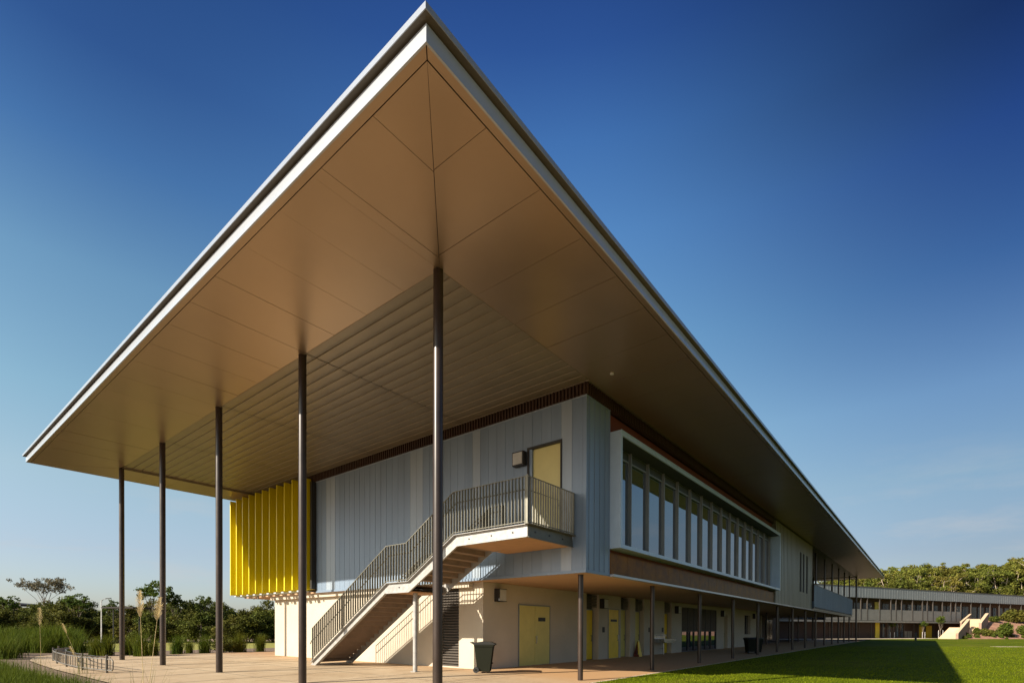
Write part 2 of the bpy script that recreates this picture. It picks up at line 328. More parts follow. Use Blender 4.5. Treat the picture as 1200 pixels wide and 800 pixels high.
# smooth soffit panels around the edge, with open joints over a dark backing
bk = MB(); bk.box(RX0+.03, RX1-.03, RY0+.03, IY0-.02, ZS+.03, ZS+.05); bk.box(RX0+.03, RX1-.03, IY1+.02, RY1-.03, ZS+.03, ZS+.05)
bk.box(RX0+.03, IX0-.02, IY0-.02, IY1+.02, ZS+.03, ZS+.05); bk.box(IX1+.02, RX1-.03, IY0-.02, IY1+.02, ZS+.03, ZS+.05)
part(bk, 'soffit_backing', M['joint'], roof)
sf = MB(); G = .008
qr = random.Random(4)
def quad(mb, P, z, mi=0): mb.add([(x, y, z+qr.uniform(-.003,.003)) for x, y in P]+[(x, y, z+.022) for x, y in P], [(0,1,2,3)[::-1], (4,5,6,7), (0,1,5,4), (1,2,6,5), (2,3,7,6), (3,0,4,7)], mi)
D = .15   # narrow edge strip
# edge strips
quad(sf, [(RX0+.03,RY0+.04),(RX0+D,RY0+D+.01),(RX0+D,RY1-D-.01),(RX0+.03,RY1-.04)], ZS)
quad(sf, [(RX0+.04,RY0+.03),(RX1-.04,RY0+.03),(RX1-D-.01,RY0+D),(RX0+D+.01,RY0+D)], ZS)
quad(sf, [(RX0+.04,RY1-.03),(RX0+D+.01,RY1-D),(RX1-D-.01,RY1-D),(RX1-.04,RY1-.03)], ZS)
quad(sf, [(RX1-.03,RY0+.04),(RX1-.03,RY1-.04),(RX1-D,RY1-D-.01),(RX1-D,RY0+D+.01)], ZS)
a0 = RX0+D+G*2; b0 = RY0+D+G*2
# left run
yj = [6.35+1.37*k for k in range(18)]
def dia(x): return b0 + (x-a0)*(IY0-b0)/(IX0-a0)       # y of mitre for x
def diax(y): return a0 + (y-b0)*(IX0-a0)/(IY0-b0)
ed = [b0]+[y for y in yj if y < RY1-D-.3]+[RY1-D-G*2]
for i in range(len(ed)-1):
    y0, y1 = ed[i]+G/2, ed[i+1]-G/2
    xa0 = min(IX0, diax(y0)-G); xa1 = min(IX0, diax(y1)-G)
    # far mitre
    fy = lambda y: IX0 if y < IY1 else IX0-(y-IY1)*(IX0-a0)/(RY1-D-IY1)
    xa0 = min(xa0, fy(y0)); xa1 = min(xa1, fy(y1))
    P = [(a0, y0), (max(a0+.001, xa0), y0), (max(a0+.002, xa1), y1), (a0, y1)]
    if y0 < IY0-.02 < y1:
        P = None
        quad(sf, [(a0, y0), (xa0, y0), (IX0, IY0-.001), (a0, IY0-.001)], ZS); quad(sf, [(a0, IY0-.001), (IX0, IY0-.001), (IX0, y1), (a0, y1)], ZS)
    else: quad(sf, P, ZS)
xe = [a0]+[5.79+1.38*k for k in range(61)]+[RX1-D-G*2]
for i in range(len(xe)-1):
    x0, x1 = xe[i]+G/2, xe[i+1]-G/2
    y0 = min(IY0, dia(x0)-G); y1 = min(IY0, dia(x1)-G)
    rx = lambda x: IY0 if x < IX1 else IY0-(x-IX1)*(IY0-b0)/(RX1-D-IX1)
    y0 = max(b0+.001, min(y0, rx(x0))); y1 = max(b0+.001, min(y1, rx(x1)))
    if x0 < IX0 < x1:
        quad(sf, [(x0, b0), (IX0, b0), (IX0, IY0), (x0, y0)], ZS); quad(sf, [(IX0, b0), (x1, b0), (x1, IY0), (IX0, IY0)], ZS)
    else: quad(sf, [(x0, b0), (x1, b0), (x1, y1), (x0, y0)], ZS)
# far end (beyond inner ceiling) and right end runs
for i in range(0, len(xe)-1):
    x0, x1 = xe[i]+G/2, xe[i+1]-G/2
    if x0 < IX0+.3 or x1 > IX1: continue
    quad(sf, [(x0, IY1), (x1, IY1), (x1, RY1-D-G*2), (x0, RY1-D-G*2)], ZS)
quad(sf, [(a0+.02,RY1-D-G*2),(IX0,IY1+.002),(8.545,IY1+.002),(8.545,RY1-D-G*2)], ZS-.002)
for i in range(len(ed)-1):
    y0, y1 = ed[i]+G/2, ed[i+1]-G/2
    quad(sf, [(IX1+.003, y0+.002), (RX1-D-G*2, y0+.002), (RX1-D-G*2, y1), (IX1+.003, y1)], ZS+.004)
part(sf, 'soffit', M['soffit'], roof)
# inner ribbed ceiling, 0.2 m higher, boards 0.365 wide running across
rc = MB(); ZI = 9.045
x = IX0+.04
while x < IX1-.3:
    w = .365; z = ZI
    if x < 14.2 or x > 51:
        segs = [(IY0+.02, 13.36), (13.40, 18.75), (18.79, 24.14), (24.18, IY1-.02)]
    else: segs = [(IY0+.02, 13.0)]
    for y0, y1 in segs:
        prof = [(x+.003, z+.02), (x+.014, z+.002), (x+.12, z-.004), (x+.25, z-.003), (x+w-.03, z+.006), (x+w-.003, z+.018)]
        n = len(prof)
        rc.add([(u, y0, w_) for u, w_ in prof]+[(u, y1, w_) for u, w_ in prof], [(i, i+1, n+i+1, n+i) for i in range(n-1)])
    x += w
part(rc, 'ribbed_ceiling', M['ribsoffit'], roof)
rb = MB(); rb.box(IX0+.005, IX1-.005, IY0+.005, IY1-.005, ZI+.045, ZI+.06); 
ring(rb, IX0-.012, IX1+.012, IY0-.012, IY1+.012, .015, ZS-.006, ZI+.044)
part(rb, 'ceiling_edge_trim', M['ribsoffit'], roof)

a = MB(); a.tube([(13.6, 7.24, ZS-.03), (13.6, 7.24, ZS+.01)], .06, 12); part(a, 'soffit_light', M['lamp'], roof)
# columns (tall ones)
def column(x, y, z0, z1, r, name='column'):
    c = MB(); c.tube([(x,y,z0),(x,y,z1)], r, 20); c.tube([(x,y,z1-.02),(x,y,z1+.0)], r*1.12, 20)
    o = part(c, name, M['column'], smooth=True)
    if False:
        bp_ = MB(); bp_.box(x-r*1.9, x+r*1.9, y-r*1.9, y+r*1.9, z0+.018, z0+.032); part(bp_, 'base_plate', M['column'], o)
    return o
for k in range(5): column(7.468, 8.01+5.387*k, 0, ZS+.02, .105)
for k in range(5): column(87.6, 8.01+5.387*k, -.15, ZS+.02, .105)
for k in range(14):
    x = 14.25+5.5*k
    if x < 52: column(x, 8.66, zf(x, 8.66)-.02, 3.245, .085, 'colonnade_post')
    else: column(x, 8.66, -.15, ZI+.04 if False else 9.1, .085)
# a second inner row of upper terrace posts
for k in range(6): column(57.5+5.5*k, 12.9, -.05, 9.1, .07)

# upper storey core
co = MB(); co.box(13.90, 15.3, 8.3, 31.3, 3.30, 9.12); co.box(15.3, 52.4, 8.62, 31.3, 3.30, 9.12); co.box(52.4, 74, 13.0, 31.3, 3.3, 9.12)
part(co, 'upper_storey_core', M['dark'])
# cladding, left face: vertical trays 0.385 m
door_y0, door_y1, dz0, dz1 = 9.14, 10.39, 4.36, 7.45
pale = [(8.72,9.11),(12.55,12.95),(15.62,16.4),(21.85,22.6)]
cl = MB(); rs = random.Random(3)
edges = [8.2, 8.34, 8.72, 9.12]
y = 9.12
while y < 23.4: y += .385; edges.append(min(y, 23.44))
for y0, y1 in zip(edges, edges[1:]):
    if y1-y0 < .05: continue
    mid = (y0+y1)/2; mi = 2 if any(a-.05 <= mid <= b+.05 for a, b in pale) else (1 if rs.random() < .45 else 0)
    d = rs.uniform(-.002, .002)
    spans = [(3.34, 8.66)]
    if mid > door_y0-.02 and mid < door_y1+.02: spans = [(3.34, dz0-.06), (dz1+.06, 8.66)]
    ya, yb = y0+.0002, y1-.0002
    for z0, z1 in spans:
        cl.box(13.80+d, 13.90, ya, yb, z0, z1, mi)
        cl.box(13.793, 13.80+d, y1-.006, y1+.003, z0, z1, mi)
cl.box(13.77, 13.9, 8.19, 23.45, 3.245, 3.335, 1)      # base flashing
cl.box(13.765, 13.9, 8.185, 23.45, 8.645, 8.675, 2)    # head trim
wl = part(cl, 'wall_cladding', [M['zinc'], M['zinc2'], M['zincpale']])
# return face
cr_ = MB(); xs_ = [13.80, 13.98, 14.31, 14.64, 14.97, 15.285]
for x0, x1 in zip(xs_, xs_[1:]):
    cr_.box(x0+.004, x1-.004, 8.21+rs.uniform(-.002,.002), 8.3, 3.34, 8.645, 0 if rs.random()<.6 else 1); cr_.box(x1-.012, x1+.004, 8.188, 8.21, 3.34, 8.645, 0)
cr_.box(13.79, 15.30, 8.186, 8.3, 3.245, 3.335, 1); cr_.box(13.79, 15.30, 8.182, 8.3, 8.648, 8.674, 0)
cr_.box(15.25, 15.30, 8.195, 8.62, 3.34, 8.64, 0)
part(cr_, 'corner_cladding', [M['zinc'], M['zinc2']])
# frieze
fz = MB(); fz.box(13.76, 13.9, 8.18, 31.3, 8.68, 9.035); fz.box(13.9, 52.4, 8.18, 8.3, 8.68, 9.035)
y = 8.2
while y < 31.2: fz.box(13.70, 13.76, y, y+.055, 8.685, 9.03); y += .13
x = 13.75
while x < 38: fz.box(x, x+.055, 8.125, 8.18, 8.685, 9.03); x += .13
part(fz, 'ribbed_frieze', M['frieze'])
# upper door
dr = MB(); dr.box(13.885, 13.9, door_y0, door_y1, dz0, dz1); dr.box(13.87, 13.885, door_y0+.06, door_y1-.02, dz0+.02, dz1-.05)
ud = part(dr, 'door', M['uppale']); ud['label'] = 'pale yellow door opening onto the stair landing'
df = MB()
df.box(13.765, 13.90, door_y1, door_y1+.07, dz0-.05, dz1+.07); df.box(13.765, 13.90, door_y0-.05, door_y0, dz0-.05, dz1+.07); df.box(13.765, 13.90, door_y0, door_y1, dz1, dz1+.07)
part(df, 'door_frame', M['black'], ud)
hd = MB(); hd.bar((13.83, door_y0+.12, 5.35), (13.83, door_y0+.12, 5.55), .02, .03); hd.bar((13.83, door_y0+.12, 5.45), (13.87, door_y0+.12, 5.45), .02, .02); part(hd, 'handle', M['steel'], ud)
# wall lights
def wall_light(c, axis, name='wall_light'):
    b = MB(); f = MB(); x, y, z = c
    if axis == 'X':   # on the left face, facing -X
        b.box(x-.20, x, y-.23, y+.23, z-.23, z+.23); f.box(x-.22, x-.20, y-.19, y+.19, z-.19, z+.19)
        for i in range(7): f.box(x-.228, x-.22, y-.19, y+.19, z-.17+i*.053, z-.15+i*.053)
    else:
        b.box(x-.22, x+.22, y-.02, y, z-.24, z+.24); b.box(x-.22, x-.2, y-.26, y-.02, z-.24, z+.24); b.box(x-.22, x+.22, y-.26, y-.02, z+.22, z+.24); b.box(x-.22, x+.22, y-.26, y-.02, z-.24, z-.22)
        f.box(x-.2, x+.2, y-.24, y-.02, z-.22, z+.22)
    o = part(b, name, M['black']); part(f, 'diffuser', M['lamp'], o)
wall_light((13.786, 10.72, 7.18), 'X')
for x in (15.05, 23.1, 32.9, 42.4, 51.9): wall_light((x, 12.8, 2.78), 'Y')
# yellow fin screen
sc = MB(); sc.box(13.70, 13.90, 23.62, 31.45, 3.42, 8.68); sc.box(13.55, 13.9, 23.46, 23.6, 3.42, 8.66, 1)
scr = part(sc, 'fin_screen', [M['yellow'], M['black']])
fy = [31.55-.775*k for k in range(11)]
for i, y in enumerate(fy):
    f = MB(); f.box(13.16, 13.70, y-.035, y+.035, 3.40, 8.84); f.box(13.15, 13.19, y-.045, y+.045, 3.40, 8.84); part(f, 'fin', M['yellow'], scr)
for y in fy[:-1]:
    br = MB(); br.box(13.25, 13.9, y-.5, y-.26, 3.30, 3.37); part(br, 'bracket', M['white_metal'], scr)
for y in (28.9, 29.4):
    br = MB(); br.tube([(13.5, y, 3.30), (13.5, y, 3.1)], .03, 8); part(br, 'drain_stub', M['galvdark'], scr)
# window box
wf = MB(); X0, X1, YF, YB, Z0, Z1 = 15.29, 38.47, 7.80, 8.62, 4.15, 7.96
T = .12
wf.box(X0, X1, YF, YB, Z0, Z0+T); wf.box(X0, X1, YF, YB, Z1-T-.04, Z1); wf.box(X0-.006, X1+.006, YF-.02, YF, Z1-.03, Z1+.006); wf.box(X0-.006, X1+.006, YF-.02, YF, Z0-.006, Z0+.03); wf.box(X0, X0+T, YF, YB, Z0+T, Z1-T-.04); wf.box(X1-T, X1, YF, YB, Z0+T, Z1-T-.04)
win = part(wf, 'window_box', M['frame']); win['label'] = 'long projecting grey window box on the upper floor'
mu = MB(); xm = [17.18+1.493*i for i in range(15)]
mu.box(X0+T, X1-T, 8.42, 8.50, 7.44, 7.49)
mu.box(X0+T, X1-T, 8.36, 8.52, Z0+T, Z0+T+.07)
for x in [15.9]+xm:
    if x > X1-.3: continue
    m_ = MB(); m_.box(x-.022, x+.022, 8.34, 8.50, Z0+T+.002, Z1-T-.05); m_.box(x-.05, x+.05, 8.44, 8.51, Z0+T+.002, Z1-T-.05); part(m_, 'mullion', M['mullion'], win)
part(mu, 'transom', M['mullion'], win)
xg = [X0+T, 15.9]+xm
for a, b in zip(xg, xg[1:]):
    p = MB(); p.add([(a+.02, 8.46, Z0+T+.05), (min(b, X1-T)-.02, 8.46, Z0+T+.05), (min(b, X1-T)-.02, 8.46, 7.45), (a+.02, 8.46, 7.45)], [(0,1,2,3)])
    if min(b, X1-T)-a > .1: part(p, 'pane', M['glass'], win)
hp = MB(); hp.box(X0+T, X1-T, 8.45, 8.6, 7.49, Z1-T-.05); part(hp, 'head_panel', M['headdark'], win)
hl = MB(); hl.box(X0+T+.002, X1-T-.002, YF+.05, 8.44, Z1-T-.046, Z1-T-.042); part(hl, 'head_shade_sheet', M['headdark'], win)  # thin dark sheet added to hold the shade under the head
# panels above and below the window box
dp = MB(); dp.box(15.3, 38.5, 8.36, 8.62, 7.97, 8.68); dp.box(15.3, 38.5, 8.30, 8.62, 4.02, 4.14); part(dp, 'recess_panel', M['darkred'])
sp = MB(); x = 15.31
while x < 37.2: sp.box(x, x+1.2, 8.17, 8.3, 3.33, 4.01); x += 1.215
part(sp, 'spandrel_panel', M['spandrel'])
gp = MB(); gp.box(37.46, 38.45, 8.3, 8.6, 3.33, 4.14); part(gp, 'recess_panel', M['dark'])
# second clad block with slit windows
c2 = MB(); x = 38.5
slits = [(46.95, 47.45), (48.2, 48.75), (49.65, 50.25)]
while x < 52.35:
    c2.box(x+.004, min(x+.46, 52.4)-.004, 8.10+rs.uniform(-.003,.003), 8.62, 3.34, 8.90); c2.box(x-.01, x+.008, 8.08, 8.10, 3.34, 8.90); x += .463
c2.box(38.5, 52.42, 8.07, 8.62, 3.25, 3.335); c2.box(52.38, 52.5, 8.08, 13, 3.34, 8.9)
blk = part(c2, 'block_cladding', M['olive'])
for a, b in slits:
    s_ = MB(); s_.box(a, b, 8.072, 8.09, 4.6, 7.75); part(s_, 'slit_window', M['dark'], blk)
# slab, underside, white edge
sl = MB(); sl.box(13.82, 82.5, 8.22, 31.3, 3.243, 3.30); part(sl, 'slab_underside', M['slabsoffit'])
se = MB(); se.box(15.31, 82.6, 8.04, 8.20, 3.235, 3.31); part(se, 'slab_edge_trim', M['white_metal'])
# upper terrace beyond the block
te = MB(); te.box(52.5, 82.6, 7.95, 13.0, 3.32, 3.40); te.box(52.5, 82.6, 13.0, 31.0, 3.31, 3.38); part(te, 'terrace_deck', M['pathway'])
for i in range(21):
    b_ = MB(); x = 52.5+i*1.4; b_.box(x+.02, x+1.38, 7.90, 7.935, 3.55, 5.48)
    for q in range(5): b_.box(x+.12+q*.26, x+.15+q*.26, 7.885, 7.90, 3.55, 5.48)
    part(b_, 'balustrade_panel', M['balcony'])
b_ = MB(); b_.box(81.87, 81.91, 7.95, 12.9, 3.55, 5.48); part(b_, 'balustrade_panel', M['balcony'])
b_ = MB(); b_.box(52.5, 81.9, 7.94, 8.0, 3.40, 3.52); b_.box(52.5, 81.9, 7.89, 7.96, 5.48, 5.54); part(b_, 'balustrade_rail', M['black'])

# ground-floor walls
gw = MB(); GY = 12.8
opens = [(21.6,22.78,.0,3.2),(25.15,26.25,0,3.2),(26.9,28.05,0,3.2),(31.0,32.15,0,3.2),(33.9,41.2,0,3.0),(43.0,44.0,0,2.7),(49.0,50.9,1.1,2.8)]
cur = 14.2
for a, b, z0, z1 in opens:
    gw.box(cur, a, GY, GY+.45, -.1, 3.242)
    if z1 < 3.19: gw.box(a, b, GY, GY+.45, z1, 3.242)
    if z0 > 0: gw.box(a, b, GY, GY+.45, -.1, z0)
    cur = b
gw.box(cur, 53.3, GY, GY+.45, -.1, 3.242)
part(gw, 'wall', M['wall'])
lw2 = MB(); LY0, LY1 = 14.05, 15.05
lw2.box(14.2, 14.6, GY+.452, LY0, -.1, 3.242); lw2.box(14.2, 14.6, LY1, 28.4, -.1, 3.242); lw2.box(14.2, 14.6, LY0, LY1, -.1, .05)
lw2.box(13.96, 14.19, 13.3, 28.42, 3.05, 3.24)
part(lw2, 'wall', M['wall'])
bw = MB(); bw.box(14.6, 53.3, 28.0, 28.4, -.1, 3.242); bw.box(53.0, 53.4, 13.3, 28, -.1, 3.242); part(bw, 'wall', M['wall'])
lv = MB(); z = .06
while z < 3.0: lv.hexa([(14.2,LY0,z),(14.32,LY0,z+.05),(14.32,LY1,z+.05),(14.2,LY1,z),(14.2,LY0,z+.02),(14.32,LY0,z+.07),(14.32,LY1,z+.07),(14.2,LY1,z+.02)]); z += .105
lv.box(14.34, 14.36, LY0, LY1, .05, 3.05)
part(lv, 'louvre_panel', M['louvre'])
# doors on the ground floor
def gdoor(x0, x1, z1, y, m, name='door', lab=None, handle=True, double=False, frame=True):
    d = MB()
    if double:
        xm_ = (x0+x1)/2; d.box(x0, xm_-.006, y, y+.04, .02, z1); d.box(xm_+.006, x1, y, y+.04, .02, z1)
    else: d.box(x0, x1, y, y+.04, .02, z1)
    o = part(d, name, m)
    if lab: o['label'] = lab
    if frame:
        f = MB(); f.box(x0-.05, x0-.002, y-.012, y+.03, 0, z1+.05); f.box(x1+.002, x1+.05, y-.012, y+.03, 0, z1+.05); f.box(x0-.002, x1+.002, y-.012, y+.03, z1+.004, z1+.05); part(f, 'door_frame', M['mullion'], o)
    if handle:
        h = MB(); hx = (x0+x1)/2+.06 if double else x1-.12
        h.box(hx-.02, hx+.02, y-.06, y-.04, .9, 1.22); h.box(hx-.02, hx+.02, y-.04, y, .92, .95); h.box(hx-.02, hx+.02, y-.04, y, 1.17, 1.2); part(h, 'handle', M['steel'], o)
    return o
d1 = gdoor(16.33, 18.45, 2.46, GY-.03, M['paledoor'], lab='pale yellow double door in the cream wall', double=True)
s1 = MB(); s1.box(17.62, 18.12, GY-.045, GY-.031, 1.83, 1.99); part(s1, 'sign', M['black'], d1)
gdoor(21.72, 22.66, 2.45, GY+.30, M['ochre'], lab='deep yellow recessed door')
d2 = gdoor(23.78, 24.85, 2.52, GY-.02, M['ochre'], lab='deep yellow flush door with a dark name strip')
s2 = MB(); s2.box(24.0, 24.65, GY-.035, GY-.021, 1.9, 2.02); part(s2, 'sign', M['black'], d2)
gdoor(25.2, 26.2, 2.55, GY+.28, M['paledoor'], lab='pale green yellow recessed door'); gdoor(26.95, 28.0, 2.5, GY+.28, M['paledoor'], lab='pale green yellow recessed door')
gdoor(31.05, 32.1, 2.5, GY+.28, M['ochre'], lab='deep yellow recessed door'); gdoor(43.05, 43.95, 2.65, GY+.25, M['uppale'])
for a, b in ((21.6,22.78),(25.15,26.25),(26.9,28.05),(31.0,32.15)):
    f = MB(); z = 2.6
    while z < 3.2: f.box(a+.01, b-.01, GY+.10, GY+.2, z, z+.03); z += .075
    f.box(a+.01, b-.01, GY+.4, GY+.43, .0, 3.24); part(f, 'transom_louvre', M['louvre'])
kp = MB()
for x in (23.25, 28.75, 30.7): kp.box(x-.09, x+.09, GY-.04, GY-.001, 1.35, 1.62)
for x in (23.25, 28.75, 30.7):
    k_ = MB(); k_.box(x-.09, x+.09, GY-.04, GY-.001, 1.35, 1.62); part(k_, 'keypad', M['black'])
# big glazed doors with dark vertical screen
gf = MB(); gf.box(33.9, 41.2, GY+.02, GY+.1, 2.95, 3.0); gf.box(33.9, 41.2, GY+.02, GY+.1, 0, .06); gf.box(33.9, 41.2, GY+.02, GY+.1, 1.36, 1.42)
for i in range(7): gf.box(33.9+i*1.2, 33.9+i*1.2+.1, GY+.02, GY+.12, .05, 2.95)
gfo = part(gf, 'glazed_door_frame', M['black'])
for i in range(6):
    p = MB(); a = 34.0+i*1.2; p.add([(a, GY+.08, .06), (a+1.1, GY+.08, .06), (a+1.1, GY+.08, 1.36), (a, GY+.08, 1.36)], [(0,1,2,3)]); part(p, 'pane', M['glass'], gfo)
bl = MB(); x = 34.0
while x < 41.1: bl.box(x, x+.07, GY+.05, GY+.12, 1.43, 2.94); x += .2
bl.box(33.92, 41.18, GY+.3, GY+.33, .02, 2.95); part(bl, 'vertical_screen', M['louvre'], gfo)
sw = MB(); sw.box(49.0, 50.9, GY+.2, GY+.22, 1.1, 2.8); swo = part(sw, 'slit_window', M['glass']); sq = MB(); sq.box(49.9, 50.02, GY+.1, GY+.198, 1.1, 2.8); sq.box(49.0, 49.08, GY+.1, GY+.198, 1.1, 2.8); part(sq, 'mullion', M['black'], swo)
# deeper undercroft behind the further colonnade
uc = MB(); uc.box(53.4, 84, 17.5, 17.9, -.1, 3.24); part(uc, 'undercroft_wall', M['brownwall'])
ug = MB()
for i in range(14):
    x = 54+i*2.1
    if i % 3 != 1: ug.box(x, x+1.7, 17.40, 17.48, .1, 2.9)
part(ug, 'undercroft_window', M['farwin'])
for x in (56.5, 62.4, 68.6): gdo = MB(); gdo.box(x, x+.3, 16.0, 16.3, 0, 3.24); part(gdo, 'pier', M['wall'])

# ------------------------------------------------------------------ staircase (fixed to the building: a part)
XO, XI = 11.45, 13.05
st = MB()
# landings
st.box(XO+.06, 13.76, 8.74, 11.36, 4.27, 4.315); st.box(XO+.06, XI-.04, 13.6, 14.86, 2.97, 3.01)
stair = part(st, 'staircase', M['stairconc']); stair['label'] = 'galvanised external stair with one small and one large landing'
tr_n1 = 17
def tread(y, z, run):
    t = MB(); t.box(XO+.016, XI-.002, y-run-.02, y, z-.045, z); t.box(XO+.016, XI-.002, y-run-.012, y-run+.004, z, z+.124); part(t, 'tread', M['stairconc'], stair)
n1 = 18; run1 = (19.85-14.86)/(n1-1); 
for i in range(n1-1): tread(19.85-i*run1, (i+1)*3.01/n1, run1)
n2 = 8; run2 = (13.6-11.38)/(n2-1); rise2 = (4.315-3.01)/n2
for i in range(n2-1): tread(13.6-i*run2, 3.01+(i+1)*rise2, run2)
# stringers
top = [(19.62,.28),(14.80,3.06+.03),(13.66,3.06+.03),(11.47,4.40),(8.68,4.40)]
bot = [(19.9,0.0),(19.38,0.0),(14.87,2.74),(13.64,2.74),(11.36,4.06),(8.68,4.06)]
def stringer(x0, x1, flange, tpts, bpts, m):
    s = MB()
    # split in convex pieces
    tp = tpts; 
    segs = [((19.9,0),(19.38,0),(14.87,2.74),(14.80,3.09),(19.72,.13)), ((14.87,2.74),(13.64,2.74),(13.66,3.09),(14.80,3.09)), ((13.64,2.74),(11.36,4.06),(11.47,4.40),(13.66,3.09))]
    if flange or True:
        segs.append(((11.36,4.06),(8.68 if flange else 11.0,4.06),(8.68 if flange else 11.0,4.40),(11.47,4.40)))
    for p in segs: s.prism([(a, b) for a, b in p], 'X', x0, x1)
    if flange:
        xf = x0-.05
        for q_, (a, b) in enumerate((((19.74,.12),(14.80,3.09)),((14.80,3.09),(13.66,3.09)),((13.66,3.09),(11.47,4.40)),((11.47,4.40),(8.66,4.40)),((19.40,.01),(14.87,2.735)),((14.87,2.735),(13.64,2.735)),((13.64,2.735),(11.36,4.055)),((11.36,4.055),(8.66,4.055)))):
            fw = .10 if q_ < 5 else .07
            s.bar((x0-fw/2, a[0], a[1]), (x0-fw/2, b[0], b[1]), fw, .016)
    return part(s, 'stringer', m, stair)
stringer(XO, XO+.014, True, top, bot, M['galv'])
stringer(XI, XI+.014, False, top, bot, M['galv'])
ef = MB(); ef.box(XO+.02, 13.77, 8.67, 8.684, 4.06, 4.40); ef.bar((XO-.15, 8.61, 4.40), (13.77, 8.61, 4.40), .15, .016); ef.bar((XO, 8.66, 4.055), (13.77, 8.66, 4.055), .075, .018)
part(ef, 'landing_edge_channel', M['galvdark'], stair)
bolts = MB()
for y in (9.2, 10.0, 10.9, 14.2): 
    zc = 4.23 if y < 12 else 2.92
    bolts.tube([(XO-.012, y, zc), (XO+.002, y, zc)], .026, 10)
for x in (11.8, 12.5, 13.2): bolts.tube([(x, 8.655, 4.23), (x, 8.672, 4.23)], .026, 10)
part(bolts, 'bolt', M['black'], stair)
ud_ = MB(); ud_.box(XO+.016, 13.76, 8.686, 11.30, 4.075, 4.11); part(ud_, 'landing_underside', M['deckunder'], stair)
ud_ = MB(); ud_.box(XO+.016, XI-.01, 13.66, 14.84, 2.75, 2.78); part(ud_, 'landing_underside', M['deckunder'], stair)
# balustrades
def lin(pts, y):
    for (a, za), (b, zb) in zip(pts, pts[1:]):
        if b <= y <= a: return za+(zb-za)*(a-y)/(a-b)
    return pts[-1][1] if y < pts[-1][0] else pts[0][1]
low = [(19.62,.30),(14.80,3.16),(13.66,3.16),(11.47,4.47),(8.68,4.47)]
hig = [(19.62,1.52),(14.80,4.38),(13.75,4.38),(11.50,5.73),(8.68,5.71)]
def balustrade(x, pts_l, pts_h, name, yend, pitch=.122):
    b = MB()
    for P in (pts_l, pts_h):
        for (a, za), (c, zc) in zip(P, P[1:]): b.bar((x, a, za), (x, c, zc), .045, .014)
    y = pts_l[0][0]-.02
    while y > yend:
        zl, zh = lin(pts_l, y), lin(pts_h, y); w = .011
        b.box(x-.034, x+.034, y-w/2, y+w/2, zl-.03, zh); y -= (pitch if y < 13 else .148)
    for y in (pts_l[0][0], yend): b.box(x-.028, x+.028, y-.015, y+.015, lin(pts_l, y)-.10, lin(pts_h, y)+.01)
    return part(b, name, M['picket'], stair)
balustrade(XO-.08, low, hig, 'balustrade', 8.68)
low2 = [(19.62,.30),(14.80,3.16),(13.66,3.16),(11.47,4.47),(10.9,4.47)]; hig2 = [(19.62,1.52-.15),(14.80,4.25),(13.75,4.25),(11.50,5.55),(10.9,5.55)]
balustrade(XI+.02, low2, hig2, 'balustrade', 10.9)
be = MB(); be.bar((XO-.08, 8.62, 4.47), (13.76, 8.62, 4.47), .045, .014); be.bar((XO-.08, 8.62, 5.72), (13.76, 8.62, 5.72), .045, .014)
x = XO+.06
while x < 13.74: be.box(x-.0055, x+.0055, 8.592, 8.648, 4.44, 5.72); x += .122
be.box(XO-.10, XO-.06, 8.60, 8.66, 4.38, 5.75); be.box(13.72, 13.76, 8.60, 8.66, 4.38, 5.73)
part(be, 'balustrade', M['picket'], stair)
hr = MB(); hpth = [(XO+.07, 20.05, .86), (XO+.07, 19.95, 1.0), (XO+.07, 19.6, 1.15)]+[(XO+.07, a, z-.30) for a, z in hig[1:-1]]+[(XO+.07, 8.76, 5.40), (13.7, 8.76, 5.40)]
hr.tube(hpth, .02, 8); hr.tube([(XI-.06, 19.6, 1.1)]+[(XI-.06, a, z-.2) for a, z in hig2[1:]], .02, 8)
part(hr, 'handrail', M['galvdark'], stair, smooth=True)
po = MB(); po.tube([(11.95, 13.95, -.02), (11.95, 13.95, 2.76)], .08, 16); po.box(11.83, 12.07, 13.83, 14.07, 0, .02); part(po, 'post', M['galv'], stair, smooth=True)
ft = MB(); ft.box(XO+.02, XI, 19.3, 19.9, .002, .05); part(ft, 'footing', M['pathway'], stair)

